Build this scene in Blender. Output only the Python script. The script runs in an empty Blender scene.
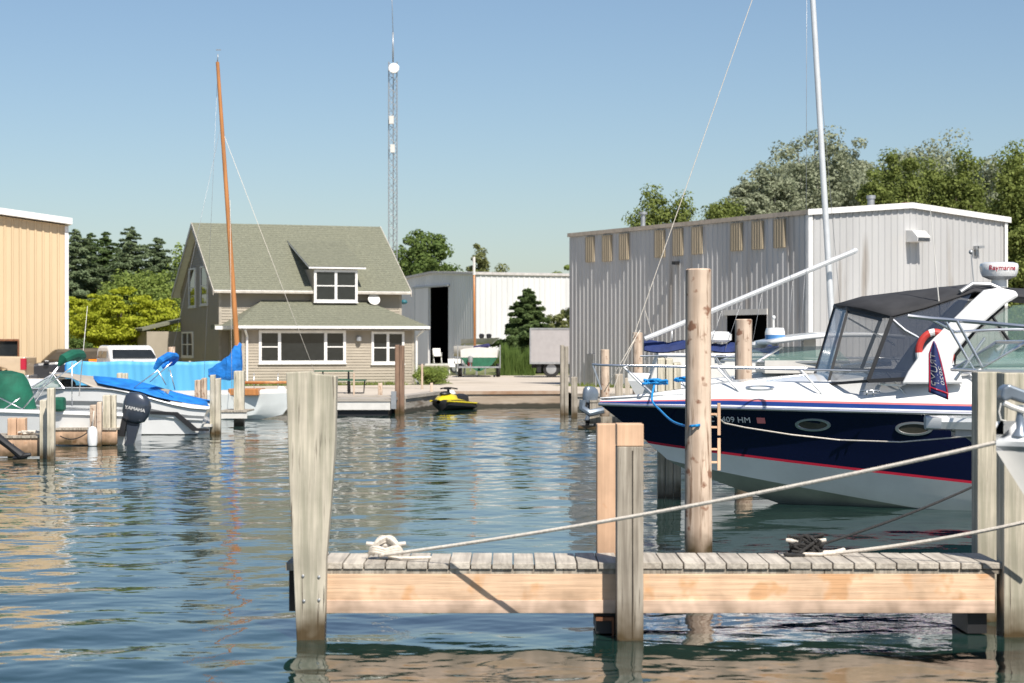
import bpy, bmesh, math, random
import numpy as np
from mathutils import Vector, Matrix
random.seed(7); rng = np.random.default_rng(11)
D = bpy.data; S = bpy.context.scene; COL = S.collection
R = math.radians; PI = math.pi
# ---------------------------------------------------------------- camera, world, sun, exposure
FPX = 1991.0; HZ = 345.0; CH = 2.1
cam = D.cameras.new('camera'); camo = D.objects.new('camera', cam); COL.objects.link(camo); S.camera = camo
camo.location = (0, 0, CH); camo.rotation_euler = (R(90), 0, 0)
cam.lens = FPX * 36 / 1024; cam.sensor_width = 36; cam.shift_y = (HZ - 341.5) / 1024
cam.clip_start = .1; cam.clip_end = 5000
cam.dof.use_dof = True; cam.dof.focus_distance = 24.5; cam.dof.aperture_fstop = 3.6
SUN_A, SUN_E = R(23), R(50)
w = D.worlds.new('World'); S.world = w; w.use_nodes = True
nt = w.node_tree; bg = nt.nodes['Background']; sky = nt.nodes.new('ShaderNodeTexSky')
sky.sky_type = 'NISHITA'; sky.sun_disc = False; sky.sun_elevation = SUN_E; sky.sun_rotation = PI - SUN_A
sky.air_density = 1.0; sky.dust_density = .7; sky.ozone_density = 3.2
nt.links.new(sky.outputs[0], bg.inputs[0]); bg.inputs[1].default_value = .080
sl = D.lights.new('sun', 'SUN'); sl.energy = 4.9; sl.angle = R(.53); sl.color = (1, .94, .85)
so = D.objects.new('sun', sl); COL.objects.link(so)
sdir = Vector((math.sin(SUN_A) * math.cos(SUN_E), -math.cos(SUN_A) * math.cos(SUN_E), math.sin(SUN_E)))
so.rotation_euler = sdir.to_track_quat('Z', 'Y').to_euler(); so.location = (20, -20, 40)
S.view_settings.view_transform = 'Standard'; S.view_settings.look = 'None'
S.view_settings.exposure = 0.42; S.view_settings.gamma = 1; S.view_settings.use_curve_mapping = False

# ---------------------------------------------------------------- helpers
def W(px, py, Y): return Vector(((px - 512) / FPX * Y, Y, CH - (py - HZ) / FPX * Y))
def YW(py): return CH * FPX / (py - HZ)            # distance of a water contact
def YG(py): return (CH - .5) * FPX / (py - HZ)     # distance of a ground contact
class Frame:
    def __init__(s, o, ang): s.o = Vector(o); s.a = ang; s.M = Matrix.Translation(s.o) @ Matrix.Rotation(ang, 4, 'Z'); s.I = s.M.inverted()
    def L(s, p): return s.I @ Vector(p)
    def ray(s, px, py, ax, val):
        c = s.I @ Vector((0, 0, CH)); d = (s.I @ W(px, py, 1)) - c
        return c + d * ((val - c[ax]) / d[ax])
class MB:
    def __init__(s): s.v = []; s.f = []; s.s = []
    def add(s, vs, fs, smooth=False):
        n = len(s.v); s.v += [tuple(p) for p in vs]
        for f in fs: s.f.append(tuple(i + n for i in f)); s.s.append(smooth)
        return s
    def box(s, x0, x1, y0, y1, z0, z1):
        return s.add([(x, y, z) for x in (x0, x1) for y in (y0, y1) for z in (z0, z1)],
                     [(0, 1, 3, 2), (4, 6, 7, 5), (0, 4, 5, 1), (2, 3, 7, 6), (0, 2, 6, 4), (1, 5, 7, 3)])
    def hexa(s, lo, hi):    # two quads, lower and upper rings
        return s.add(list(lo) + list(hi), [(3, 2, 1, 0), (4, 5, 6, 7)] + [(i, (i + 1) % 4, 4 + (i + 1) % 4, 4 + i) for i in range(4)])
    def bar(s, a, b, wd, th, up=(0, 0, 1)):
        a = Vector(a); b = Vector(b); d = (b - a).normalized(); u = Vector(up)
        sd = d.cross(u)
        if sd.length < 1e-4: sd = d.cross(Vector((1, 0, 0)))
        sd.normalize(); u = sd.cross(d).normalized()
        q = [sd * (i * wd / 2) + u * (j * th / 2) for i, j in ((-1, -1), (1, -1), (1, 1), (-1, 1))]
        return s.hexa([a + k for k in q], [b + k for k in q])
    def tube(s, pts, r, n=8, cap=True, smooth=True):
        pts = [Vector(p) for p in pts]; m = len(pts)
        rs = r if isinstance(r, (list, tuple)) else [r] * m
        vs = []; prev = None
        for i, p in enumerate(pts):
            d = (pts[min(i + 1, m - 1)] - pts[max(i - 1, 0)]).normalized()
            if prev is None: prev = d.cross(Vector((0, 0, 1)) if abs(d.z) < .9 else Vector((1, 0, 0))).normalized()
            a = (prev - d * prev.dot(d)).normalized(); b = d.cross(a); prev = a
            for k in range(n):
                t = 2 * PI * k / n; vs.append(p + (a * math.cos(t) + b * math.sin(t)) * rs[i])
        fs = [(i * n + k, i * n + (k + 1) % n, (i + 1) * n + (k + 1) % n, (i + 1) * n + k) for i in range(m - 1) for k in range(n)]
        s.add(vs, fs, smooth)
        if cap: s.add(vs[:n], [tuple(range(n))[::-1]]); s.add(vs[-n:], [tuple(range(n))])
        return s
    def lathe(s, prof, n=20, c=(0, 0, 0)):
        vs = [(c[0] + r * math.cos(2 * PI * k / n), c[1] + r * math.sin(2 * PI * k / n), c[2] + z) for r, z in prof for k in range(n)]
        fs = [(i * n + k, i * n + (k + 1) % n, (i + 1) * n + (k + 1) % n, (i + 1) * n + k) for i in range(len(prof) - 1) for k in range(n)]
        s.add(vs, fs, True); s.add(vs[:n], [tuple(range(n))[::-1]]); s.add(vs[-n:], [tuple(range(n))]); return s
    def grid(s, rows, smooth=True, close=False):
        n = len(rows[0]); m = len(rows)
        s.add([p for r in rows for p in r], [(i * n + k, i * n + (k + 1) % n, (i + 1) * n + (k + 1) % n, (i + 1) * n + k) for i in range(m - 1) for k in range(n if close else n - 1)], smooth)
        return s
    def prism(s, poly, vec):   # polygon of 3-D points extruded by vec
        n = len(poly); v = Vector(vec); a = [Vector(p) for p in poly]
        return s.add(a + [p + v for p in a], [tuple(range(n))[::-1], tuple(range(n, 2 * n))] + [(i, (i + 1) % n, n + (i + 1) % n, n + i) for i in range(n)])
    def ell(s, c, r, n=12, m=8):
        rows = [[(c[0] + r[0] * math.sin(PI * i / m) * math.cos(2 * PI * k / n), c[1] + r[1] * math.sin(PI * i / m) * math.sin(2 * PI * k / n), c[2] + r[2] * math.cos(PI * i / m)) for k in range(n)] for i in range(m + 1)]
        return s.grid(rows, True, True)
def curve(pts, k=5):     # Catmull-Rom through the points
    P = [Vector(p) for p in pts]; P = [P[0]] + P + [P[-1]]; out = []
    for i in range(1, len(P) - 2):
        for j in range(k):
            t = j / k; p0, p1, p2, p3 = P[i - 1:i + 3]; out.append(.5 * ((2 * p1) + (p2 - p0) * t + (2 * p0 - 5 * p1 + 4 * p2 - p3) * t * t + (3 * p1 - p0 - 3 * p2 + p3) * t ** 3))
    return out + [P[-2]]
def rootframe(o):
    while o.parent: o = o.parent
    return (Matrix.Translation(o.location) @ Matrix.Rotation(o.rotation_euler.z, 4, 'Z'))
def obj(name, mb, mat, parent=None, world=False, bevel=0, label=None, solid=0, fix=True, sub=0):
    me = D.meshes.new(name)
    vs = mb.v
    if world and parent is not None:
        I = rootframe(parent).inverted(); vs = [tuple(I @ Vector(p)) for p in vs]
    me.from_pydata(vs, [], mb.f); me.polygons.foreach_set('use_smooth', mb.s)
    if fix:
        bm = bmesh.new(); bm.from_mesh(me); bmesh.ops.remove_doubles(bm, verts=bm.verts, dist=1e-5)
        bmesh.ops.recalc_face_normals(bm, faces=bm.faces)
        for e in bm.edges:
            if len(e.link_faces) == 2 and e.calc_face_angle(0) > R(32): e.smooth = False
        bm.to_mesh(me); bm.free()
    me.update(); me.materials.append(mat)
    o = D.objects.new(name, me); COL.objects.link(o)
    if parent is not None: o.parent = parent
    if solid: md = o.modifiers.new('s', 'SOLIDIFY'); md.thickness = solid
    if bevel: md = o.modifiers.new('b', 'BEVEL'); md.width = bevel; md.segments = 2; md.limit_method = 'ANGLE'; md.angle_limit = R(40)
    if sub: md = o.modifiers.new('u', 'SUBSURF'); md.levels = sub; md.render_levels = sub
    if label: o['label'] = label
    return o
def tag(o, label, cat, group=None):
    o['label'] = label; o['category'] = cat
    if group: o['group'] = group
    return o
def thing(name, label, cat, loc=(0, 0, 0), rz=0, group=None):
    o = D.objects.new(name, None); COL.objects.link(o); o.location = loc; o.rotation_euler = (0, 0, rz); o.empty_display_size = .2
    return tag(o, label, cat, group)
def dup(o, loc, label, rz=None, scale=None):
    def cp(a, par):
        c = a.copy(); COL.objects.link(c); c.parent = par
        for ch in [x for x in D.objects if x.parent == a]: cp(ch, c)
        return c
    c = cp(o, None); c.location = loc; c['label'] = label
    if rz is not None: c.rotation_euler.z = rz
    if scale: c.scale = (scale,) * 3
    return c
def struct(o, kind='structure'): o['kind'] = kind; return o
def text_mb(txt, size, depth=.003):
    cu = D.curves.new('t', 'FONT'); cu.body = txt; cu.size = size; cu.extrude = depth; cu.align_x = 'CENTER'; cu.align_y = 'CENTER'; cu.resolution_u = 3
    o = D.objects.new('t', cu); COL.objects.link(o); dg = bpy.context.evaluated_depsgraph_get(); me = o.evaluated_get(dg).to_mesh()
    m = MB(); m.add([v.co.copy() for v in me.vertices], [tuple(p.vertices) for p in me.polygons]); D.objects.remove(o); D.curves.remove(cu)
    return m
def xf(mb, M):
    mb.v = [tuple(M @ Vector(p)) for p in mb.v]; return mb
def basis(o, x, y):
    x = Vector(x).normalized(); y = Vector(y); y = (y - x * y.dot(x)).normalized(); z = x.cross(y)
    return Matrix(((x.x, y.x, z.x, o[0]), (x.y, y.y, z.y, o[1]), (x.z, y.z, z.z, o[2]), (0, 0, 0, 1)))

# ---------------------------------------------------------------- materials
def mat(name, col, rough=.6, metal=0, var=.12, scale=4, stretch=(1, 1, 1), bump=0, bscale=None, col2=None, spec=.5, coat=0, world=False, alpha=1, dirt=None):
    m = D.materials.new(name); m.use_nodes = True; n = m.node_tree.nodes; l = m.node_tree.links; b = n['Principled BSDF']
    b.inputs['Roughness'].default_value = rough; b.inputs['Metallic'].default_value = metal; b.inputs['Specular IOR Level'].default_value = spec
    if coat: b.inputs['Coat Weight'].default_value = coat; b.inputs['Coat Roughness'].default_value = .05
    if alpha < 1: b.inputs['Alpha'].default_value = alpha
    tc = n.new('ShaderNodeTexCoord'); mp = n.new('ShaderNodeMapping'); l.new(tc.outputs['Object'], mp.inputs[0]); mp.inputs['Scale'].default_value = stretch
    if world: g = n.new('ShaderNodeNewGeometry'); l.new(g.outputs['Position'], mp.inputs[0])
    ns = n.new('ShaderNodeTexNoise'); ns.inputs['Scale'].default_value = scale; ns.inputs['Detail'].default_value = 6; ns.inputs['Roughness'].default_value = .6
    l.new(mp.outputs[0], ns.inputs[0])
    cr = n.new('ShaderNodeValToRGB'); c2 = col2 or tuple(c * (1 - var * 2) for c in col)
    c1 = col if col2 else tuple(min(1, c * (1 + var)) for c in col)
    cr.color_ramp.elements[0].position = .33; cr.color_ramp.elements[1].position = .67
    cr.color_ramp.elements[0].color = (*c2, 1); cr.color_ramp.elements[1].color = (*c1, 1)
    l.new(ns.outputs[0], cr.inputs[0]); out = cr.outputs[0]
    if dirt:      # second layer: (colour, scale, threshold, stretch)
        mp2 = n.new('ShaderNodeMapping'); l.new(mp.inputs[0].links[0].from_socket, mp2.inputs[0]); mp2.inputs['Scale'].default_value = dirt[3]
        n2 = n.new('ShaderNodeTexNoise'); n2.inputs['Scale'].default_value = dirt[1]; n2.inputs['Detail'].default_value = 5; l.new(mp2.outputs[0], n2.inputs[0])
        r2 = n.new('ShaderNodeValToRGB'); r2.color_ramp.elements[0].position = dirt[2]; r2.color_ramp.elements[1].position = min(1, dirt[2] + .12); l.new(n2.outputs[0], r2.inputs[0])
        mx = n.new('ShaderNodeMixRGB'); l.new(r2.outputs[0], mx.inputs[0]); l.new(out, mx.inputs[1]); mx.inputs[2].default_value = (*dirt[0], 1); out = mx.outputs[0]
    l.new(out, b.inputs['Base Color'])
    if bump:
        nb = n.new('ShaderNodeTexNoise'); nb.inputs['Scale'].default_value = bscale or scale * 4; nb.inputs['Detail'].default_value = 5; l.new(mp.outputs[0], nb.inputs[0])
        bp = n.new('ShaderNodeBump'); bp.inputs['Strength'].default_value = .6; bp.inputs['Distance'].default_value = bump; l.new(nb.outputs[0], bp.inputs['Height']); l.new(bp.outputs[0], b.inputs['Normal'])
    return m
def wood(name, c1, c2, streak=30, dark=(.06, .045, .03), knots=None, wet=True, axis=2, crack=.62):
    """grain along axis; algae and water stain near the water line"""
    st = [streak, streak, streak]; st[axis] = streak * .04
    m = mat(name, c1, .85, scale=1, stretch=tuple(st), col2=c2, bump=.012, bscale=1.5, dirt=(dark, 1.6, crack, (streak * 1.2 if axis != 0 else 1, streak * 1.2 if axis != 1 else 1, 1.2 if axis == 2 else streak)))
    n = m.node_tree.nodes; l = m.node_tree.links; b = n['Principled BSDF']
    cr0 = next(q for q in n if q.type == 'VALTORGB'); cr0.color_ramp.elements[0].position = .41; cr0.color_ramp.elements[1].position = .58
    cur = b.inputs['Base Color'].links[0].from_socket
    tc = n.new('ShaderNodeTexCoord'); oi = n.new('ShaderNodeObjectInfo')
    nb = n.new('ShaderNodeTexNoise'); nb.inputs['Scale'].default_value = 2.6; nb.inputs['Detail'].default_value = 4; l.new(tc.outputs['Object'], nb.inputs[0])
    a1 = n.new('ShaderNodeMath'); a1.operation = 'MULTIPLY_ADD'; l.new(oi.outputs['Random'], a1.inputs[0]); a1.inputs[1].default_value = .28; l.new(nb.outputs[0], a1.inputs[2])
    hr = n.new('ShaderNodeMapRange'); l.new(a1.outputs[0], hr.inputs[0]); hr.inputs[1].default_value = .35; hr.inputs[2].default_value = .95; hr.inputs[3].default_value = .72; hr.inputs[4].default_value = 1.28
    hv = n.new('ShaderNodeHueSaturation'); l.new(hr.outputs[0], hv.inputs['Value']); l.new(cur, hv.inputs['Color']); cur = hv.outputs[0]
    if knots:
        v = n.new('ShaderNodeTexNoise'); v.inputs['Scale'].default_value = knots[1]; v.inputs['Detail'].default_value = 3; l.new(tc.outputs['Object'], v.inputs[0])
        r = n.new('ShaderNodeValToRGB'); r.color_ramp.elements[0].position = knots[2]; r.color_ramp.elements[1].position = knots[2] + .08; l.new(v.outputs[0], r.inputs[0])
        mx = n.new('ShaderNodeMixRGB'); l.new(r.outputs[0], mx.inputs[0]); l.new(cur, mx.inputs[1]); mx.inputs[2].default_value = (*knots[0], 1); cur = mx.outputs[0]
    if wet:
        g = n.new('ShaderNodeNewGeometry'); sx = n.new('ShaderNodeSeparateXYZ'); l.new(g.outputs['Position'], sx.inputs[0])
        ns = n.new('ShaderNodeTexNoise'); ns.inputs['Scale'].default_value = 6; l.new(g.outputs['Position'], ns.inputs[0])
        ad = n.new('ShaderNodeMath'); ad.operation = 'MULTIPLY_ADD'; l.new(ns.outputs[0], ad.inputs[0]); ad.inputs[1].default_value = -.3; l.new(sx.outputs['Z'], ad.inputs[2])
        mr = n.new('ShaderNodeMapRange'); l.new(ad.outputs[0], mr.inputs[0]); mr.inputs[1].default_value = -.12; mr.inputs[2].default_value = .16; mr.inputs[3].default_value = 1; mr.inputs[4].default_value = 0
        mx = n.new('ShaderNodeMixRGB'); l.new(mr.outputs[0], mx.inputs[0]); l.new(cur, mx.inputs[1]); mx.inputs[2].default_value = (.075, .05, .022, 1); cur = mx.outputs[0]
        mm = n.new('ShaderNodeMapRange'); l.new(mr.outputs[0], mm.inputs[0]); mm.inputs[3].default_value = .85; mm.inputs[4].default_value = .35; l.new(mm.outputs[0], b.inputs['Roughness'])
    l.new(cur, b.inputs['Base Color']); return m
def leafmat(name, c1, c2, rough=.7):
    m = D.materials.new(name); m.use_nodes = True; n = m.node_tree.nodes; l = m.node_tree.links; b = n['Principled BSDF']; b.inputs['Roughness'].default_value = rough
    b.inputs['Specular IOR Level'].default_value = .25
    g = n.new('ShaderNodeNewGeometry'); ns = n.new('ShaderNodeTexNoise'); ns.inputs['Scale'].default_value = .7; l.new(g.outputs['Position'], ns.inputs[0])
    ad = n.new('ShaderNodeMath'); ad.operation = 'ADD'; l.new(g.outputs['Random Per Island'], ad.inputs[0]); l.new(ns.outputs[0], ad.inputs[1])
    mr = n.new('ShaderNodeMapRange'); l.new(ad.outputs[0], mr.inputs[0]); mr.inputs[1].default_value = .4; mr.inputs[2].default_value = 1.5
    mx = n.new('ShaderNodeMixRGB'); l.new(mr.outputs[0], mx.inputs[0]); mx.inputs[1].default_value = (*c1, 1); mx.inputs[2].default_value = (*c2, 1); l.new(mx.outputs[0], b.inputs['Base Color'])
    t = n.new('ShaderNodeBsdfTranslucent'); l.new(mx.outputs[0], t.inputs[0]); ms = n.new('ShaderNodeMixShader'); ms.inputs[0].default_value = .42
    l.new(b.outputs[0], ms.inputs[1]); l.new(t.outputs[0], ms.inputs[2]); l.new(ms.outputs[0], n['Material Output'].inputs[0]); return m
def glass(name, col, alpha, rough=.03):
    m = mat(name, col, rough, var=.02, spec=.7, alpha=alpha); return m
M = {}
M['white'] = mat('white gelcoat', (.8, .8, .79), .16, var=.02, coat=.4)
M['offwhite'] = mat('off white paint', (.66, .64, .6), .4, var=.05)
M['trim'] = mat('white trim', (.78, .77, .75), .5, var=.05)
M['navy'] = mat('navy hull paint', (.004, .006, .028), .045, var=.02, spec=.5, scale=1.5)
M['bottom'] = mat('pale grey hull bottom', (.78, .81, .80), .2, var=.08, scale=.7, spec=.5)
M['red'] = mat('red stripe', (.42, .015, .04), .3, var=.05)
M['pink'] = mat('coral stripe', (.75, .22, .22), .3, var=.05)
M['blue'] = mat('blue stripe', (.015, .05, .24), .25, var=.05)
M['chrome'] = mat('stainless steel', (.78, .78, .78), .3, .9, var=.03)
M['alum'] = mat('aluminium spar', (.72, .73, .74), .35, .3, var=.04)
M['black'] = mat('black rubber', (.015, .015, .017), .5, var=.1)
M['canopy'] = mat('charcoal canvas', (.035, .035, .038), .85, var=.15, scale=3, bump=.01, bscale=3)
M['bluecan'] = mat('royal blue canvas', (.008, .19, .62), .75, var=.18, scale=3, bump=.08, bscale=5)
M['navycan'] = mat('navy canvas', (.007, .022, .11), .8, var=.2, scale=3, bump=.04, bscale=4)
M['skycan'] = mat('sky blue tarp', (.09, .38, .64), .6, var=.05, scale=1, stretch=(2, 2, .3), bump=.02, bscale=3)
M['green'] = mat('green canvas', (.005, .11, .065), .8, var=.2, scale=3, bump=.03, bscale=4)
M['beige'] = mat('beige canvas', (.42, .37, .31), .85, var=.1, scale=2, bump=.02, bscale=4)
M['vinyl'] = glass('clear vinyl', (.14, .16, .18), .42, .06)
M['sidevinyl'] = glass('smoked vinyl', (.025, .032, .05), .86, .05)
M['bluevinyl'] = glass('blue tinted vinyl', (.25, .36, .48), .55, .05)
M['glassdark'] = mat('dark window glass', (.02, .023, .024), .04, var=.1, spec=.6)
M['glassgreen'] = glass('green tinted glass', (.16, .27, .24), .45, .04)
M['rope'] = mat('white rope', (.68, .62, .54), .9, var=.12, scale=40, bump=.004, bscale=60)
M['darkrope'] = mat('black rope', (.03, .028, .027), .9, var=.3, scale=40, bump=.004, bscale=60)
M['bluerope'] = mat('blue rope', (.01, .25, .6), .8, var=.1, scale=30)
M['engine'] = mat('charcoal engine cowling', (.045, .055, .075), .22, .2, var=.05, coat=.5)
M['engsil'] = mat('silver engine cowling', (.2, .24, .29), .3, .4, var=.1)
M['wgrey'] = wood('weathered grey wood', (.43, .38, .31), (.25, .215, .17), 26)
M['wpale'] = wood('weathered greenish wood', (.60, .54, .43), (.38, .355, .27), 20, crack=.60)
M['wlog'] = wood('peeled log', (.58, .455, .35), (.42, .31, .23), 9, dark=(.22, .14, .09), knots=((.25, .13, .08), 7, .60), crack=.56)
M['wnew'] = wood('fresh pine', (.66, .43, .28), (.56, .36, .23), 14, dark=(.5, .3, .17), knots=((.45, .2, .08), 4, .64), crack=.7)
M['wbeam'] = wood('fresh pine beam', (.75, .52, .345), (.68, .46, .30), 22, dark=(.5, .3, .19), knots=((.62, .36, .19), 3.6, .54), axis=0, wet=True, crack=.72)
M['wpink'] = wood('pale pine board', (.74, .54, .41), (.68, .49, .37), 14, dark=(.6, .44, .33), axis=0, crack=.7)
M['wboard'] = wood('dock board wood', (.50, .45, .38), (.36, .32, .27), 24, dark=(.10, .085, .07), axis=1, wet=False, crack=.68)
M['wrust'] = wood('rust brown wood', (.24, .15, .1), (.15, .09, .06), 20)
M['wdark'] = wood('dark soaked wood', (.06, .048, .035), (.03, .024, .018), 20)
M['varnish'] = mat('varnished spruce', (.50, .21, .07), .35, var=.12, scale=3, stretch=(4, 4, .4))
M['portglass'] = mat('brown porthole glass', (.07, .065, .05), .12, var=.2, spec=.7)
M['keelgrey'] = mat('slimy grey green bottom', (.30, .34, .29), .3, var=.15, scale=1.2)  # darker grey green for the hull panel below the chine
M['void'] = mat('unlit interior', (.006, .006, .007), 1, var=.05, spec=0)  # near-black colour stands in for the shade behind the hall doorways
M['tyre'] = mat('tyre rubber', (.02, .02, .02), .85)
M['steelgrey'] = mat('galvanised steel', (.4, .41, .42), .45, .6, var=.1)
M['rust'] = mat('rusty iron', (.2, .08, .035), .8, var=.3, scale=20)

def split(name, boxes, mt, parent, **k):
    return [obj(name, MB().box(*b), mt, parent, **k) for b in boxes]
# ---------------------------------------------------------------- water
def make_water():
    rows = np.concatenate([np.geomspace(2, 9, 60)[:-1], np.geomspace(9, 75, 1250), [90.]])
    ks = np.concatenate([-np.geomspace(3, .36, 40)[:-1], np.linspace(-.36, .36, 560), np.geomspace(.36, 3, 40)[1:]])
    Y, K = np.meshgrid(rows, ks, indexing='ij'); X = Y * K
    Z = np.zeros_like(X); r = np.random.default_rng(5)
    for i in range(110):
        lam = .16 * (2.4 / .16) ** r.random(); th = r.normal(PI * .5 + .2, .85); k = 2 * PI / lam
        slope = .0070 if lam > .5 else .0056
        spacing = Y * .0017; damp = np.clip((lam / spacing - 1.7) / 1.4, 0, 1)
        wv = np.sin(k * (X * math.cos(th) + Y * math.sin(th)) + r.random() * 6.28 + .8 * np.sin(X * .6 * r.random() + Y * .3 + r.random() * 6))
        Z += slope / k * wv * damp
    # patches where the breeze ruffles the water more; calmer in the lee of the near dock and hull
    patch = .72 + .42 * np.sin(X * .23 + 1.3 + .7 * np.sin(Y * .11)) * np.sin(Y * .17 + .6 + .5 * np.sin(X * .3))
    lee = 1 - .35 * np.exp(-((X - 3) ** 2 / 14 + (Y - 19) ** 2 / 18)) 
    Z *= np.clip(patch, .35, 1.3) * lee * (.8 + .016 * np.clip(Y - 15, 0, 60))
    m, n = X.shape; me = D.meshes.new('water')
    me.vertices.add(m * n); me.vertices.foreach_set('co', np.stack([X, Y, Z], -1).astype(np.float32).ravel())
    i = np.arange(m - 1)[:, None] * n + np.arange(n - 1)[None, :]
    q = np.stack([i, i + 1, i + n + 1, i + n], -1).reshape(-1, 4)
    me.loops.add(q.size); me.loops.foreach_set('vertex_index', q.ravel().astype(np.int32))
    me.polygons.add(len(q)); me.polygons.foreach_set('loop_start', np.arange(0, q.size, 4, dtype=np.int32))
    try: me.polygons.foreach_set('loop_total', np.full(len(q), 4, dtype=np.int32))
    except Exception: pass
    me.polygons.foreach_set('use_smooth', np.ones(len(q), dtype=bool)); me.update(); me.validate()
    mt = D.materials.new('water'); mt.use_nodes = True; nn = mt.node_tree.nodes; l = mt.node_tree.links; b = nn['Principled BSDF']
    b.inputs['Base Color'].default_value = (.009, .030, .025, 1); b.inputs['Roughness'].default_value = .02; b.inputs['IOR'].default_value = 1.58
    g = nn.new('ShaderNodeNewGeometry'); ns = nn.new('ShaderNodeTexNoise'); ns.inputs['Scale'].default_value = 7; ns.inputs['Detail'].default_value = 3; l.new(g.outputs['Position'], ns.inputs[0])
    bp = nn.new('ShaderNodeBump'); bp.inputs['Strength'].default_value = .35; bp.inputs['Distance'].default_value = .006; l.new(ns.outputs[0], bp.inputs['Height']); l.new(bp.outputs[0], b.inputs['Normal'])
    me.materials.append(mt); o = D.objects.new('water', me); COL.objects.link(o); struct(o)
make_water()
# ---------------------------------------------------------------- land
M['gravel'] = mat('pale gravel', (.56, .49, .41), .95, var=.1, scale=.6, col2=(.46, .40, .33), bump=.02, bscale=12, world=True, dirt=((.3, .25, .19), .25, .6, (1, 1, 1)))
M['soil'] = mat('dry ground', (.3, .26, .18), .95, var=.1, scale=.3, world=True)
M['grass'] = mat('lawn grass', (.13, .17, .045), .95, scale=.5, col2=(.20, .19, .08), bump=.05, bscale=8, world=True)
M['concrete'] = mat('weathered concrete', (.42, .38, .33), .9, scale=1.2, col2=(.30, .27, .23), bump=.02, bscale=8, stretch=(.5, .5, 2), world=True, dirt=((.13, .09, .06), 1.3, .56, (.4, .4, 3)))
shore = [(-60, 61.5), (-3.42, 61.5), (-2.55, 67), (1.9, 67.6), (2.0, 64), (60, 60)]
m = MB(); n = len(shore)
m.add([(x, y, .5) for x, y in shore] + [(-2500, 2600, .5), (2500, 2600, .5), (2500, 58, .5), (-2500, 58, .5)], [(0, 1, 2, 3, 4, 5, 8, 7, 6, 9)])
struct(obj('ground', m, M['soil'], fix=False))
def sheet(name, poly, z, mt):
    m = MB(); m.add([(x, y, z) for x, y in poly], [tuple(range(len(poly)))]); return struct(obj(name, m, mt, fix=False))
sheet('gravel_yard', [(-60, 61.6), (-3.5, 61.6), (-2.6, 67.1), (1.9, 67.7), (2.1, 64.1), (40, 62), (60, 100), (12, 106), (1, 104), (-7, 104), (-24, 96), (-60, 90)], .504, M['gravel'])
sheet('lawn', [(-30, 108), (-7, 105), (2, 107), (12, 110), (14, 150), (-5, 146), (-8, 152), (-30, 150)], .508, M['grass'])
sheet('lawn_strip', [(-13, 77.2), (-11, 77.0), (-3.6, 79.6), (-2.4, 82), (-3.2, 90), (-6, 92), (-20, 92), (-20, 79)], .512, M['grass'])
sheet('lawn_strip_by_hall', [(1.6, 78.2), (2.2, 79.2), (10.2, 65.0), (9.6, 63.9)], .512, M['grass'])
# seawalls: thin vertical face with a coping
def addwet(m, top=.13):
    n = m.node_tree.nodes; l = m.node_tree.links; bb_ = n['Principled BSDF']; cur = bb_.inputs['Base Color'].links[0].from_socket
    g = n.new('ShaderNodeNewGeometry'); sx = n.new('ShaderNodeSeparateXYZ'); l.new(g.outputs['Position'], sx.inputs[0]); ns = n.new('ShaderNodeTexNoise'); ns.inputs['Scale'].default_value = 2; l.new(g.outputs['Position'], ns.inputs[0])
    ad = n.new('ShaderNodeMath'); ad.operation = 'MULTIPLY_ADD'; l.new(ns.outputs[0], ad.inputs[0]); ad.inputs[1].default_value = -.14; l.new(sx.outputs['Z'], ad.inputs[2])
    mr = n.new('ShaderNodeMapRange'); l.new(ad.outputs[0], mr.inputs[0]); mr.inputs[1].default_value = top - .1; mr.inputs[2].default_value = top - .05; mr.inputs[3].default_value = 1; mr.inputs[4].default_value = 0
    mx = n.new('ShaderNodeMixRGB'); l.new(mr.outputs[0], mx.inputs[0]); l.new(cur, mx.inputs[1]); mx.inputs[2].default_value = (.045, .04, .028, 1); l.new(mx.outputs[0], bb_.inputs['Base Color'])
addwet(M['concrete'])
def wall_seg(a, b, label, mt, cap=None, h=.5, capcol=None):
    a = Vector((*a, 0)); b = Vector((*b, 0)); d = (b - a).normalized(); nrm = Vector((d.y, -d.x, 0))
    t = thing('seawall', label, 'seawall', a, math.atan2(d.y, d.x))
    L = (b - a).length; m = MB()
    nseg = max(1, int(L / 2.4))
    for i in range(nseg):
        o = .02 * random.random(); m.box(L * i / nseg + .008, L * (i + 1) / nseg - .008, -.12 - o, .1, -1, h - .06)
    obj('wall_face', m, mt, t); m = MB(); mt.name != 'rusty sheet wall' or addwet(mt)
    for i in range(nseg): m.box(L * i / nseg + .004, L * (i + 1) / nseg - .004, -.17 - .02 * random.random(), .25, h - .06, h + .035 + .01 * random.random())
    obj('coping', m, capcol or mt, t); return t
wall_seg((-60, 61.5), (-3.42, 61.5), 'long low seawall behind the moored boats on the left', M['concrete'])
wall_seg((-3.42, 61.5), (-2.55, 67), 'grey block seawall running back beside the yellow jet ski', M['concrete'])
wall_seg((-2.55, 67), (1.9, 67.6), 'low brown seawall in the middle with the gravel yard above', mat('rusty sheet wall', (.40, .33, .26), .9, scale=1, col2=(.28, .21, .15), stretch=(.6, .6, 3), bump=.02, bscale=6, world=True), capcol=mat('old timber coping', (.42, .33, .25), .9, col2=(.3, .17, .1), scale=1.5, world=True))
wall_seg((1.98, 64), (60, 60), 'seawall hidden behind the cruisers on the right', M['concrete'])

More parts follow.
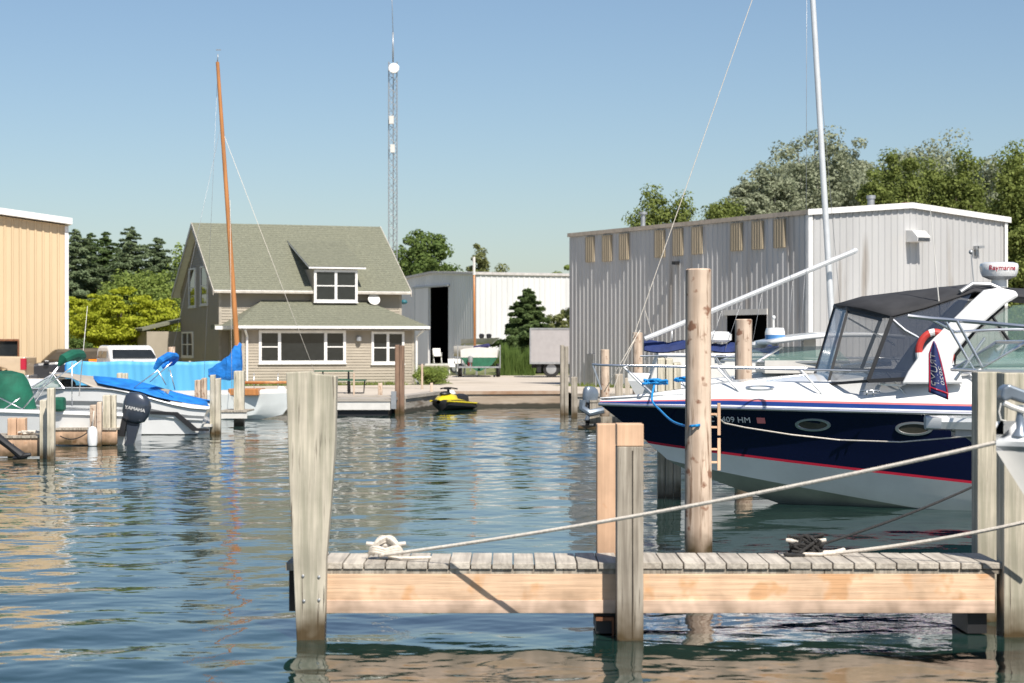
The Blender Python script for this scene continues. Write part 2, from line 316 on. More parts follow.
# ---------------------------------------------------------------- ribbed metal halls
def ribwall(mb, L, zt, z0=0, pitch=.3, depth=.035, holes=(), off=0):
    """ribbed sheet in the local x-z plane at y=off, ribs to -y; zt(x) gives the top; holes = (x0,x1,z0,z1)"""
    xs = []; x = 0
    while x < L - 1e-6:
        for a, d in ((0, 0), (pitch * .62, 0), (pitch * .72, depth), (pitch * .90, depth)):
            if x + a < L: xs.append((x + a, d))
        x += pitch
    xs.append((L, 0))
    for h in holes: xs += [(h[0], 0), (h[1], 0)]
    xs.sort()
    for (xa, da), (xb, db) in zip(xs, xs[1:]):
        if xb - xa < 1e-5: continue
        mid = (xa + xb) / 2; spans = [(z0, None)]
        for h in holes:
            if h[0] - 1e-6 <= mid <= h[1] + 1e-6: spans = [(z0, h[2])] if h[2] > z0 + .01 else []; spans.append((h[3], None))
        for lo, hi in spans:
            mb.add([(xa, off - da, lo), (xb, off - db, lo), (xb, off - db, hi if hi is not None else zt(xb)), (xa, off - da, hi if hi is not None else zt(xa))], [(0, 1, 2, 3)])
    return mb
def rot(mb, o, ang): return xf(mb, Matrix.Translation(Vector(o)) @ Matrix.Rotation(ang, 4, 'Z'))
MG = mat('grey ribbed steel', (.49, .485, .48), .42, .15, var=.06, scale=.8, stretch=(1, 1, .15), dirt=((.33, .30, .27), .7, .6, (2, 2, .2)))
MW = mat('white ribbed steel', (.64, .64, .64), .5, var=.05, scale=.5, stretch=(1, 1, .2))
MT = mat('tan ribbed steel', (.60, .46, .29), .5, var=.05, scale=.6, stretch=(1, 1, .2))
MSHING = mat('roof metal', (.5, .5, .5), .5, .3)
# grey hall: local x along gable end (to the right), y back along the long wall
gang = math.atan2(.475, .88); GF = Frame((9.8, 65.7, .5), gang)
gh = thing('grey_metal_hall', 'large grey ribbed metal building with a row of tan panels under the eave', 'building', GF.o, gang)
LG = 15.8; WG = 8.5; EZ = 5.95
m = MB(); top = lambda x: EZ + .37 * (1 - abs(x - WG / 2) / (WG / 2)); ribwall(m, WG, top, pitch=.27, depth=.03); obj('gable_wall', m, MG, gh, fix=False)
dl = GF.ray(727, 318, 0, 0); dr = GF.ray(767, 318, 0, 0); dt = GF.ray(745, 315, 0, 0)
y0, y1 = sorted((dl.y, dr.y)); zd = dt.z
m = MB(); ribwall(m, LG, lambda x: EZ, pitch=.3, depth=.026, holes=[(LG - y1, LG - y0, 0, zd)])
rot(m, (0, LG, 0), -PI / 2); obj('long_wall', m, MG, gh, fix=False)
m = MB(); m.box(.02, WG - .02, LG - .1, LG, 0, EZ - .02); m.box(WG - .1, WG, .05, LG - .12, 0, EZ - .02); m.add([(.05, .05, .02), (WG, .05, .02), (WG, LG, .02), (.05, LG, .02)], [(0, 1, 2, 3)]); obj('rear_wall', m, MG, gh)
m = MB(); m.hexa([(-.07, -.12, EZ), (WG / 2, -.12, EZ + .37), (WG / 2, LG, EZ + .37), (-.07, LG, EZ)], [(-.07, -.12, EZ + .09), (WG / 2, -.12, EZ + .46), (WG / 2, LG, EZ + .46), (-.07, LG, EZ + .09)])
m.hexa([(WG / 2, -.12, EZ + .37), (WG + .12, -.12, EZ), (WG + .12, LG, EZ), (WG / 2, LG, EZ + .37)], [(WG / 2, -.12, EZ + .46), (WG + .12, -.12, EZ + .09), (WG + .12, LG, EZ + .09), (WG / 2, LG, EZ + .46)])
rf = obj('roof', m, MSHING, gh)
m = MB(); m.hexa([(-.14, -.15, EZ - .07), (WG / 2, -.15, EZ + .30), (WG / 2, -.122, EZ + .30), (-.14, -.122, EZ - .07)], [(-.14, -.15, EZ + .12), (WG / 2, -.15, EZ + .49), (WG / 2, -.122, EZ + .49), (-.14, -.122, EZ + .12)])
m.hexa([(WG / 2 + .002, -.15, EZ + .30), (WG + .14, -.15, EZ - .07), (WG + .14, -.122, EZ - .07), (WG / 2 + .002, -.122, EZ + .30)], [(WG / 2 + .002, -.15, EZ + .49), (WG + .14, -.15, EZ + .12), (WG + .14, -.122, EZ + .12), (WG / 2 + .002, -.122, EZ + .49)])
obj('fascia', m, M['trim'], rf); m = MB(); m.box(-.10, -.072, -.12, LG, EZ - .04, EZ + .11)
obj('eave_trim', m, mat('faded tan trim', (.52, .44, .35), .6), rf); m = MB(); m.box(-.075, .09, -.08, -.068, 0, EZ - .07); m.box(-.075, -.065, -.068, .09, 0, EZ - .07); obj('corner_trim', m, M['trim'], gh); split('corner_trim', [(WG - .09, WG + .04, -.08, -.068, 0, EZ - .07)], M['trim'], gh)
MP = mat('tan translucent panel', (.40, .33, .23), .6, var=.1, scale=1, stretch=(3, 3, .3), col2=(.32, .265, .18))
for pa, pb, pt in ((586, 594.5, 235), (602.5, 611.5, 234), (619.5, 628.5, 232), (655, 665, 229), (673, 683, 227), (692, 702.5, 225), (731, 742, 221), (752, 763, 219), (774, 785, 217)):
    a = GF.ray(pa, pt, 0, -.04); b = GF.ray(pb, pt, 0, -.04); c = GF.ray((pa + pb) / 2, pt + 27 * (1 + (pa - 586) / 1400), 0, -.04)
    m = MB(); x0, x1 = LG - a.y, LG - b.y; ribwall(m, x1 - x0, lambda x: EZ - .1, z0=c.z, pitch=.15, depth=.02); rot(m, (-.076, LG - x0, 0), -PI / 2); m2 = MB(); m2.box(-.074, -.002, b.y, a.y, c.z, EZ - .1)
    m.add(m2.v, m2.f); obj('wall_panel', m, MP, gh, fix=False)
m = MB(); m.box(-.08, -.03, y0 - .1, y1 + .1, zd, zd + .2); obj('door_hood', m, M['offwhite'], gh)
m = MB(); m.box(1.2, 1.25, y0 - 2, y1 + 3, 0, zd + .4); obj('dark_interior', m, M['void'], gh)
a = GF.ray(587, 0, 0, -.05).y; b = GF.ray(594, 0, 0, -.05).y
m = MB(); m.box(-.07, -.04, b, (a + b) / 2 - .01, .1, 1.25); m.box(-.07, -.04, (a + b) / 2 + .01, a, .1, 1.25); obj('utility_panel', m, M['steelgrey'], gh)
p = GF.ray(912, 237, 1, 0)
m = MB(); m.prism([(p.x - .28, 0, p.z + .22), (p.x - .28, -.35, p.z + .2), (p.x - .28, -.62, p.z - .02), (p.x - .28, -.62, p.z - .18), (p.x - .28, 0, p.z - .18)], (.56, 0, 0)); h = obj('vent_hood', m, M['trim'], gh)
m = MB(); [m.box(p.x - .26, p.x + .26, -.64, -.625, p.z - .16 + k * .045, p.z - .14 + k * .045) for k in range(3)]; obj('louvre', m, M['black'], h)
p = GF.ray(976, 247, 1, 0); m = MB(); m.box(p.x - .12, p.x + .12, -.3, 0, p.z - .05, p.z + .03); m.box(p.x - .05, p.x + .05, -.06, 0, p.z - .3, p.z); m.box(p.x - .22, p.x - .14, -.25, -.1, p.z - .1, p.z); obj('flood_light', m, M['steelgrey'], gh)
p = GF.ray(679, 263, 0, 0); m = MB(); m.box(-.25, -.035, p.y - .1, p.y + .1, p.z - .06, p.z + .06); obj('lamp', m, M['black'], gh)
for px, py, r, hh in ((871, 196, .13, 1.3), (905, 203, .12, 1.1)):
    q = GF.ray(px, py, 1, 5); m = MB(); m.lathe([(r, -hh), (r, -.1), (r * 1.3, -.1), (r * 1.3, .02)], 12, q); obj('flue', m, M['rust'] if px > 900 else M['steelgrey'], rf)
q = GF.ray(643, 213, 0, 1.0); m = MB(); m.lathe([(.09, -.9), (.09, -.05), (.16, -.05), (.16, .04)], 12, q); obj('flue', m, M['steelgrey'], rf)
# white hall
wang = math.atan2(.41, .91); WF = Frame((-2.7, 150, .5), wang)
wh = thing('white_metal_hall', 'long white ribbed metal building with a tall dark doorway behind the boat yard', 'building', WF.o, wang)
LW = 17.4; EW = 6.9; LX = 34
m = MB(); ribwall(m, LX, lambda x: EW, pitch=.45, depth=.05); obj('long_wall', m, MW, wh, fix=False)
dy0 = WF.ray(448.5, 300, 0, 0).y; dy1 = WF.ray(430.5, 300, 0, 0).y; dz = WF.ray(440, 287, 0, 0).z; dyo = WF.ray(417, 300, 0, 0).y
MW_shade = mat('white ribbed steel shade side', (.70, .69, .68), .5, var=.05, scale=.5, stretch=(1, 1, .2))  # shade-side copy of the white steel, shaded tone set through its colour
m = MB(); ribwall(m, LW, lambda x: EW + .38 * (1 - abs(x - LW / 2) / (LW / 2)), pitch=.45, depth=.05, holes=[(LW - dy1, LW - dy0, 0, dz)]); rot(m, (0, LW, 0), -PI / 2); obj('gable_wall', m, MW_shade, wh, fix=False)
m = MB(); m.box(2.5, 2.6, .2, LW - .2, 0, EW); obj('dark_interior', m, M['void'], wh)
m = MB(); m.box(-.16, -.06, dy1 + .1, dyo, .05, dz); obj('sliding_door', m, MW_shade, wh); m = MB(); m.box(-.22, -.06, dy0 - .3, dyo + .5, dz + .01, dz + .14); m.box(-.12, -.06, dyo + .02, dyo + .25, 0, dz); obj('door_track', m, M['steelgrey'], wh)
m = MB(); m.hexa([(-.15, -.15, EW), (LX, -.15, EW), (LX, LW / 2, EW + .38), (-.15, LW / 2, EW + .38)], [(-.15, -.15, EW + .18), (LX, -.15, EW + .18), (LX, LW / 2, EW + .56), (-.15, LW / 2, EW + .56)])
m.hexa([(-.15, LW / 2, EW + .38), (LX, LW / 2, EW + .38), (LX, LW + .15, EW), (-.15, LW + .15, EW)], [(-.15, LW / 2, EW + .56), (LX, LW / 2, EW + .56), (LX, LW + .15, EW + .18), (-.15, LW + .15, EW + .18)]); obj('roof', m, mat('pale roof edge', (.55, .52, .5), .6), wh)
# tan hall
TF = Frame((-16.75, 75, .5), R(20)); th = thing('tan_metal_hall', 'tall tan ribbed metal building with white trim at the left edge', 'building', TF.o, R(20))
m = MB(); ET = 6.1
wx0 = TF.ray(-6, 350, 1, 0); wx1 = TF.ray(17.5, 341, 1, 0); wz0 = TF.ray(17, 362.5, 1, 0).z
ribwall(m, 14, lambda x: ET + .125 * (14 - x), pitch=.28, holes=[(14 + wx0.x, 14 + wx1.x, wz0, wx1.z)]); xf(m, Matrix.Translation((-14, 0, 0))); obj('gable_wall', m, MT, th, fix=False)
m = MB(); m.box(-14, -.05, .3, .4, .1, ET - .2); m.box(-.1, 0, .02, 20, 0, ET); m.box(-14, 0, 19.9, 20, 0, ET); m.box(-14, -13.9, .4, 19.8, 0, ET); obj('side_wall', m, MT, th)
m = MB(); m.hexa([(-14, -.35, ET + 1.8), (.14, -.35, ET + .03), (.14, 20, ET - .02), (-14, 20, ET + 1.75)], [(-14, -.35, ET + 2.05), (.14, -.35, ET + .26), (.14, 20, ET + .26), (-14, 20, ET + 2.05)]); obj('roof', m, M['trim'], th)
m = MB(); m.box(-.1, .04, -.06, -.04, 0, ET - .03); obj('corner_trim', m, M['trim'], th)
m = MB(); m.box(wx0.x, wx1.x, .05, .08, wz0, wx1.z); g = obj('window', m, M['glassdark'], th); m = MB(); m.box(wx0.x, wx1.x + .05, -.06, -.04, wx1.z, wx1.z + .07); m.box(wx1.x, wx1.x + .06, -.06, -.04, wz0, wx1.z - .002); obj('frame', m, M['rust'], g)

# ---------------------------------------------------------------- house
HA = R(20); HF = Frame((-11.83, 80.5, .5), HA)
hs = thing('clapboard_house', 'grey beige clapboard house with green shingle roof and white framed windows', 'house', HF.o, HA)
MS = mat('beige clapboard paint', (.36, .315, .25), .65, var=.04, scale=2)
def clap(mb, lo, hi, z0, z1, step=.115):
    z = z0
    while z < z1 - .01:
        zt = min(z + step, z1); a0, a1, b0, b1 = lo(z), hi(z), lo(zt), hi(zt)
        mb.add([(a0, -.03, z), (a1, -.03, z), (b1, -.004, zt), (b0, -.004, zt), (a0, 0, z), (a1, 0, z)], [(0, 1, 2, 3), (4, 5, 1, 0)]); z = zt
    return mb
HL = 7.65; HD = 8.4; HE = 4.0; SL = .64; RZ = HE - .02 + (HD / 2) * SL
m = MB(); clap(m, lambda z: 0, lambda z: HL, 0, HE); obj('front_wall', m, MS, hs, fix=False)
m = MB(); clap(m, lambda z: max(0, (z - HE) / SL), lambda z: HD - max(0, (z - HE) / SL), 0, RZ - .15); rot(m, (0, HD, 0), -PI / 2); obj('gable_wall', m, MS, hs, fix=False)
m = MB(); clap(m, lambda z: max(0, (z - HE) / SL), lambda z: HD - max(0, (z - HE) / SL), 0, RZ - .15); rot(m, (HL, 0, 0), PI / 2); obj('gable_wall', m, MS, hs, fix=False)
m = MB(); m.box(0, HL, HD - .1, HD, 0, HE); obj('rear_wall', m, MS, hs)
M['shingle'] = mat('green asphalt shingle', (.205, .208, .150), .9, scale=9, col2=(.135, .138, .10), bump=.02, bscale=10, stretch=(1, 1, 2.5), dirt=((.26, .26, .19), 14, .56, (1, 1, 3)))
def slab(mb, a, b, c, d, th):   # quad extruded downwards
    return mb.hexa([Vector(p) - Vector((0, 0, th)) for p in (a, b, c, d)], [Vector(p) for p in (a, b, c, d)])
def courses(mb, a, b, c, d, n, th=.02):
    """shingle courses: eave edge a->b, ridge edge d->c; each course lies a little proud of the next"""
    a, b, c, d = map(Vector, (a, b, c, d)); up = Vector((0, 0, th))
    for i in range(n):
        f, g = i / n, (i + 1) / n; p, q, r_, s_ = a.lerp(d, f), b.lerp(c, f), b.lerp(c, g), a.lerp(d, g)
        mb.add([p + up, q + up, r_, s_, p, q], [(0, 1, 2, 3), (4, 5, 1, 0)])
x0, x1 = -.32, 7.97; ov = .42
m = MB(); eF = (x0, -ov, HE - ov * SL + .08), (x1, -ov, HE - ov * SL + .08); rg = (x0, HD / 2, RZ + .1), (x1, HD / 2, RZ + .1); eB = (x0, HD + ov, HE - ov * SL + .08), (x1, HD + ov, HE - ov * SL + .08)
slab(m, eF[0], eF[1], rg[1], rg[0], .12); slab(m, eB[1], eB[0], rg[0], rg[1], .12); slab_o = m
rf = obj('roof', m, M['trim'], hs)
m = MB(); u = Vector((0, 0, .012)); courses(m, *[Vector(p) + u for p in (eF[0], eF[1], rg[1], rg[0])], 34); courses(m, *[Vector(p) + u for p in (eB[1], eB[0], rg[0], rg[1])], 34); obj('shingles', m, M['shingle'], rf, fix=False)
z = HE - ov * SL - .0; M['gtrim'] = mat('greyish trim', (.50, .46, .40), .6)
for (a, b) in ((eF[0], rg[0]), (eB[0], rg[0]), (eF[1], rg[1]), (eB[1], rg[1])):
    m = MB(); sx = -.03 if a[0] < 0 else .03; a = Vector(a); b = Vector(b); m.hexa([a + Vector((0, 0, -.2)), b + Vector((0, 0, -.2)), b + Vector((sx, 0, -.2)), a + Vector((sx, 0, -.2))], [a + Vector((0, 0, .03)), b + Vector((0, 0, .03)), b + Vector((sx, 0, .03)), a + Vector((sx, 0, .03))]); obj('rake_board', m, M['gtrim'], rf)
m = MB(); m.box(x0, x1, -ov - .09, -ov - .003, z - .03, z + .055); obj('gutter', m, M['gtrim'], rf)
M['corner'] = mat('beige corner board', (.40, .355, .29), .6); split('corner_board', [(-.03, .08, -.035, -.024, 0, HE - .1), (HL - .08, HL + .03, -.035, -.024, 0, HE - .1)], M['corner'], hs)
def window(par, A, B, plane_ax, val, cols, rail=True, name='window', fw=.075, out=-1):
    """A,B local corners (lower-left, upper-right) on plane; cols = list of (fraction, split?)"""
    other = 1 - plane_ax
    def bx(m, a0, a1, z0, z1, d0, d1):
        if plane_ax == 1: m.box(a0, a1, val + out * d1, val + out * d0, z0, z1)
        else: m.box(val + out * d1, val + out * d0, a0, a1, z0, z1)
    a0, a1 = sorted((A[other], B[other])); z0, z1 = sorted((A.z, B.z))
    m = MB(); bx(m, a0, a1, z0, z0 + fw, .0, .075); bx(m, a0, a1, z1 - fw, z1, .0, .075); bx(m, a0, a0 + fw, z0 + fw, z1 - fw, .0, .073); bx(m, a1 - fw, a1, z0 + fw, z1 - fw, .0, .073)
    bx(m, a0 - .03, a1 + .03, z0 - .04, z0 - .002, .0, .1)
    wd = a1 - a0; f = 0; g = MB()
    for i, (fr, split) in enumerate(cols):
        c0 = a0 + wd * f; f += fr; c1 = a0 + wd * f
        if i: bx(m, c0 - fw * .55, c0 + fw * .55, z0 + fw, z1 - fw, .0, .068)
        if split: bx(m, c0 + fw * .56, c1 - fw * .56, (z0 + z1) / 2 - .022, (z0 + z1) / 2 + .022, .0, .06)
    bx(g, a0 + fw * .9, a1 - fw * .9, z0 + fw * .9, z1 - fw * .9, .024, .035)
    w_ = obj(name, m, M['trim'], par); obj('pane', g, M['glassdark'], w_); return w_
window(hs, HF.ray(190, 307.5, 0, 0), HF.ray(196.5, 267.5, 0, 0), 0, 0, [(1, 1)]); window(hs, HF.ray(201.5, 305.5, 0, 0), HF.ray(208.5, 265, 0, 0), 0, 0, [(1, 1)]); window(hs, HF.ray(183, 357, 0, 0), HF.ray(194, 331.5, 0, 0), 0, 0, [(.5, 1), (.5, 1)])
# porch
PY = -2.5; px0, px1 = .38, 7.44
m = MB(); clap(m, lambda z: px0, lambda z: px1, 0, 2.3); xf(m, Matrix.Translation((0, PY, 0))); m2 = MB(); clap(m2, lambda z: 0, lambda z: -PY, 0, 2.3); rot(m2, (px0, 0, 0), -PI / 2); m.add(m2.v, m2.f)
m2 = MB(); clap(m2, lambda z: 0, lambda z: -PY, 0, 2.3); rot(m2, (px1, PY, 0), PI / 2); m.add(m2.v, m2.f); pw = obj('porch_wall', m, MS, hs, fix=False)
split('corner_board', [(px0 - .02, px0 + .09, PY - .035, PY - .024, 0, 2.3), (px1 - .09, px1 + .02, PY - .035, PY - .024, 0, 2.3)], M['corner'], pw)
A = (-.02, PY - .42, 2.36); B = (7.93, PY - .42, 2.36); C = (6.15, .0, 3.42); Dd = (1.75, 0, 3.42); E = (-.02, 0, 2.36); G = (7.93, 0, 2.36)
m = MB(); courses(m, A, B, C, Dd, 13); m.add([A, Dd, E], [(0, 1, 2)]); m.add([B, G, C], [(0, 1, 2)]); courses(m, G, B, C, C, 13); m.add([A, B, G, E], [(0, 1, 2, 3)]); pr = obj('porch_roof', m, M['shingle'], hs, fix=False)
m = MB(); m.box(A[0] - .04, B[0] + .04, A[1] - .1, A[1] - .003, 2.25, 2.36); m.box(B[0] + .003, B[0] + .04, A[1], 0, 2.22, 2.36); m.box(A[0] - .04, A[0] - .003, A[1], 0, 2.22, 2.36); m.box(-.36, A[0] - .045, -.9, -.75, 2.22, 2.36); obj('gutter', m, M['trim'], pr)
m = MB(); m.box(A[0], B[0], A[1], -.05, 2.19, 2.215); obj('soffit', m, mat('soffit', (.45, .42, .37), .7), pr)
m = MB(); m.box(-.35, A[0] - .05, -.75, -.02, 2.24, 2.42); obj('side_roof', m, M['shingle'], pr)
for xx in (px0 + .02, px1 - .02):
    q = HF.ray(247 if xx < 1 else 416.5, 340, 1, PY - .08).x; m = MB(); m.tube([(q + (.2 if xx > 1 else -.15), PY - .42, 2.2), (q, PY - .1, 1.95), (q, PY - .08, 1.8), (q, PY - .08, .15), (q, PY - .3, .05)], .05, 8); obj('downspout', m, M['trim'], pr)
window(pw, HF.ray(258.5, 363.5, 1, PY), HF.ray(345.5, 330.5, 1, PY), 1, PY, [(.235, 1), (.53, 0), (.235, 1)], fw=.11); window(pw, HF.ray(371, 364, 1, PY), HF.ray(404, 331.5, 1, PY), 1, PY, [(.5, 1), (.5, 1)], fw=.1)
q = HF.ray(358, 338, 1, PY); m = MB(); m.lathe([(.05, -.14), (.11, -.12), (.11, .05), (.06, .1)], 10, (q.x, PY - .14, q.z)); obj('wall_lamp', m, M['steelgrey'], pw)
# dormer
DP = -.52; a = HF.ray(315, 303, 1, DP); b = HF.ray(356, 270.5, 1, DP); DB = HF.ray(335, 303, 1, DP).z
m = MB(); m.box(a.x - .06, b.x + .06, DP, 2.6, DB, b.z + .05); dm = obj('dormer', m, MS, hs); window(dm, Vector((a.x - .05, 0, DB + .04)), Vector((b.x + .05, 0, b.z + .02)), 1, DP, [(.5, 1), (.5, 1)], fw=.1)
dl = HF.ray(309, 269, 1, -.75); dr = HF.ray(366, 270, 1, -.75); zt = b.z + .13; rise = .33; yb = 3.0
m = MB(); slab(m, (dl.x, -.75, zt), (dr.x, -.75, zt), (dr.x, yb, zt + rise * 3.75), (dl.x, yb, zt + rise * 3.75), .08); drf = obj('dormer_roof', m, M['trim'], dm)
m = MB(); courses(m, (dl.x - .01, -.77, zt + .01), (dr.x + .01, -.77, zt + .01), (dr.x + .01, yb, zt + .01 + rise * 3.77), (dl.x - .01, yb, zt + .01 + rise * 3.77), 16); obj('shingles', m, M['shingle'], drf, fix=False)
# satellite dish
q = HF.ray(372, 300, 1, -.3); t = thing('satellite_dish', 'small white satellite dish beside the dormer of the house', 'satellite dish', HF.M @ Vector((q.x, -.02, q.z)), HA)
m = MB(); m.lathe([(.005, .0), (.12, .01), (.2, .035), (.26, .07)], 16); xf(m, Matrix.Translation((.05, -.36, .0)) @ Matrix.Rotation(R(65), 4, 'X')); obj('dish', m, M['offwhite'], t, solid=.01, fix=False); m = MB(); m.tube([(0, .02, -.25), (0, -.2, -.2), (.05, -.34, .02)], .02, 6); obj('bracket', m, M['steelgrey'], t)
# lean-to behind the left gable
m = MB(); m.box(-1.5, .6, 8.45, 11, 0, 2.2); lt = obj('lean_to', m, MS, hs); m = MB(); m.hexa([(-1.7, 8.42, 2.22), (.6, 8.42, 2.75), (.6, 11.2, 2.75), (-1.7, 11.2, 2.22)], [(-1.7, 8.42, 2.34), (.6, 8.42, 2.87), (.6, 11.2, 2.87), (-1.7, 11.2, 2.34)]); obj('roof', m, M['shingle'], lt)
# radio mast
TY = 175; b0 = W(393, 255, TY); tx = b0.x; tp = W(393.5, 62, TY).z
t = thing('radio_tower', 'slim lattice radio tower with a round dish near its top', 'radio tower', (tx, TY, .5))
m = MB(); rr = .42; H = tp - .5; legs = [(rr * math.cos(q), rr * math.sin(q)) for q in (R(-30), R(90), R(210))]
for x, y in legs: m.tube([(x, y, 0), (x, y, H)], .05, 5)
k = 0; z = 0
while z < H - 1:
    for i in range(3):
        a, b = legs[i], legs[(i + 1) % 3]; m.tube([(*a, z), (*b, z + .55)], .022, 4, cap=False); m.tube([(*b, z + .55), (*a, z + 1.1)], .022, 4, cap=False)
    z += 1.1
obj('lattice_mast', m, M['steelgrey'], t, fix=False)
m = MB(); m.tube([(0, 0, H), (0, 0, H + 2.6)], .07, 6); m.tube([(0, 0, H + 2.6), (-.15, 0, H + 7.2)], .03, 5); obj('antenna', m, M['steelgrey'], t)
m = MB(); m.lathe([(.02, 0), (.28, .04), (.46, .14), (.46, .28), (.42, .3)], 16); xf(m, Matrix.Translation((.12, -.5, H - .7)) @ Matrix.Rotation(R(75), 4, 'X')); obj('dish', m, M['trim'], t)
split('panel_antenna', [(-.3 + .1 * i, .1 + .1 * i, -.65, -.42, zz, zz + .7) for i, zz in enumerate((H - 5.5, H - 8))] + [(.2, .55, -.6, -.4, H - 24, H - 23)], M['offwhite'], t)

# ---------------------------------------------------------------- trees
def leaf_mesh(name, P, Nrm, size, mt, parent, aspect=1.0):
    """one small four-cornered leaf clump per point"""
    n = len(P); r = np.random.default_rng(n)
    N = Nrm / (np.linalg.norm(Nrm, axis=1, keepdims=True) + 1e-9); A = np.cross(N, r.normal(size=(n, 3))); A /= np.linalg.norm(A, axis=1, keepdims=True) + 1e-9; B = np.cross(N, A)
    s = (size * r.uniform(.6, 1.4, n))[:, None] if np.isscalar(size) else size[:, None]
    bend = N * s * .25
    V = np.stack([P - A * s * aspect, P - B * s * .6 + bend, P + A * s * aspect, P + B * s * .6 + bend], 1).reshape(-1, 3)
    me = D.meshes.new(name); me.vertices.add(4 * n); me.vertices.foreach_set('co', V.astype(np.float32).ravel())
    me.loops.add(4 * n); me.loops.foreach_set('vertex_index', np.arange(4 * n, dtype=np.int32)); me.polygons.add(n); me.polygons.foreach_set('loop_start', np.arange(0, 4 * n, 4, dtype=np.int32))
    me.update(); me.validate(); me.materials.append(mt); o = D.objects.new(name, me); COL.objects.link(o); o.parent = parent; return o
M['bark'] = mat('bark', (.13, .1, .075), .9, scale=8, stretch=(1, 1, .3), bump=.02)
M['palebark'] = mat('pale bark', (.32, .3, .26), .9, scale=5, bump=.01)
def tree(name, label, x, Y, h, wd, lm, leaf=.16, n=9000, base=.18, depth=None, group=None, trunk='bark', clump=None, flat=1.0, shape=1.0, seed=0, cone=0):
    r = np.random.default_rng(seed + int(abs(x) * 13 + Y)); t = thing(name, label, 'tree', (x, Y, .5), 0, group); depth = depth or wd
    cz = h * (1 + base) / 2; rz = h * (1 - base) / 2; n = int(n * 2.0); nc = max(30, int(n / 110)); cl = (clump or wd * .15) * .85
    # clumps spread through the crown volume, more near its surface
    d = r.normal(size=(nc, 3)); d /= np.linalg.norm(d, axis=1, keepdims=True); rad = r.uniform(.1, 1, nc) ** .5; bmp = 1 + .16 * np.sin(d[:, 0] * 5 + seed) * np.sin(d[:, 2] * 6 + 1) + .1 * r.normal(size=nc); rad = np.minimum(rad * bmp, 1.08)
    C = d * rad[:, None] * np.array([wd / 2 - cl * .6, depth / 2 - cl * .6, rz - cl * .5]) + np.array([0, 0, cz])
    if cone: k = np.clip(1 - cone * (C[:, 2] - base * h) / (h * (1 - base)), .12, 1.15); C[:, 0] *= k; C[:, 1] *= k
    per = n // nc; P = []; N = []
    for c in C:
        q = r.normal(size=(per, 3)); q /= np.linalg.norm(q, axis=1, keepdims=True); rr = cl * r.uniform(.5, 1.35) * (r.uniform(.2, 1, per) ** .5)
        P.append(c + q * rr[:, None] * np.array([1, 1, .72 * flat])); N.append(q + r.normal(size=(per, 3)) * .6 + np.array([0, 0, .5]))
    P = np.concatenate(P); N = np.concatenate(N); leaf_mesh('crown', P, N, leaf, lm, t)
    m = MB(); tr = h * .022 + .05; m.tube([(0, 0, -.1), (.02 * h * r.normal(), 0, h * base), (.03 * h * r.normal(), .02 * h * r.normal(), h * .55), (0, 0, h * .85)], [tr, tr * .8, tr * .5, tr * .12], 7)
    for i in range(26):
        c = C[r.integers(nc)]; z0 = h * (base + .3 * r.random()); m.tube([(0, 0, z0), (c[0] * .5, c[1] * .5, (z0 + c[2]) / 2 - .05 * h), tuple(c)], [tr * .4, tr * .25, tr * .07], 5)
    obj('trunk', m, M[trunk], t); return t
def conifer(name, label, x, Y, h, wd, lm, n=9000, leaf=.13, group=None, base=.04, seed=0, droop=.12):
    r = np.random.default_rng(seed + int(abs(x) * 17 + Y)); t = thing(name, label, 'tree', (x, Y, .5), 0, group); P = []; N = []; m = MB()
    m.tube([(0, 0, -.1), (0, 0, h * .5), (0, 0, h * .99)], [h * .022, h * .013, .01], 7)
    nb = int(16 + h * 9); per = max(6, n // nb)
    for i in range(nb):
        f = (i + r.random()) / nb; z = h * (base + (1 - base) * f ** .92); L = wd / 2 * 1.25 * (1 - f) ** .72 * r.uniform(.78, 1.12) + .1; a = i * 2.39996 + r.normal() * .3
        k = max(6, int(per * (L / (wd / 2)) * 1.9)); u = r.random(k) ** .7
        dx, dy = math.cos(a), math.sin(a); sp = (r.random(k) - .5) * L * .6 * (1.05 - u) * 1.5; zz = z + L * (.18 * u - droop * 2.2 * u * u + .10 * u ** 3) + r.normal(size=k) * .035 * L - np.abs(sp) * .15
        P.append(np.stack([dx * L * u - dy * sp, dy * L * u + dx * sp, zz], 1)); N.append(np.stack([r.normal(size=k) * .5 + dx * .4, r.normal(size=k) * .5 + dy * .4, np.ones(k)], 1))
        m.tube([(0, 0, z), (dx * L * .5, dy * L * .5, z + L * .02), (dx * L * .9, dy * L * .9, z - L * .05)], [.03 + .01 * L, .02, .006], 4, cap=False)
    leaf_mesh('crown', np.concatenate(P), np.concatenate(N), leaf, lm, t, 1.5); obj('trunk', m, M['bark'], t, fix=False); return t
L_spruce = leafmat('dark spruce needles', (.07, .115, .04), (.18, .25, .09)); L_bluesp = leafmat('blue spruce needles', (.12, .165, .085), (.28, .35, .19))
L_yel = leafmat('yellow green leaves', (.26, .31, .02), (.50, .53, .05)); L_mid = leafmat('mid green leaves', (.13, .19, .04), (.30, .37, .09)); L_deep = leafmat('deep green leaves', (.07, .12, .03), (.19, .26, .07))
L_olive = leafmat('olive leaves', (.13, .15, .055), (.28, .30, .12)); L_silver = leafmat('silver green leaves', (.19, .22, .13), (.42, .45, .31)); L_cedar = leafmat('cedar foliage', (.10, .135, .03), (.28, .33, .09))
def hgt(py, Y): return CH + (HZ - py) / FPX * Y - .5
def xat(px, Y): return (px - 512) / FPX * Y
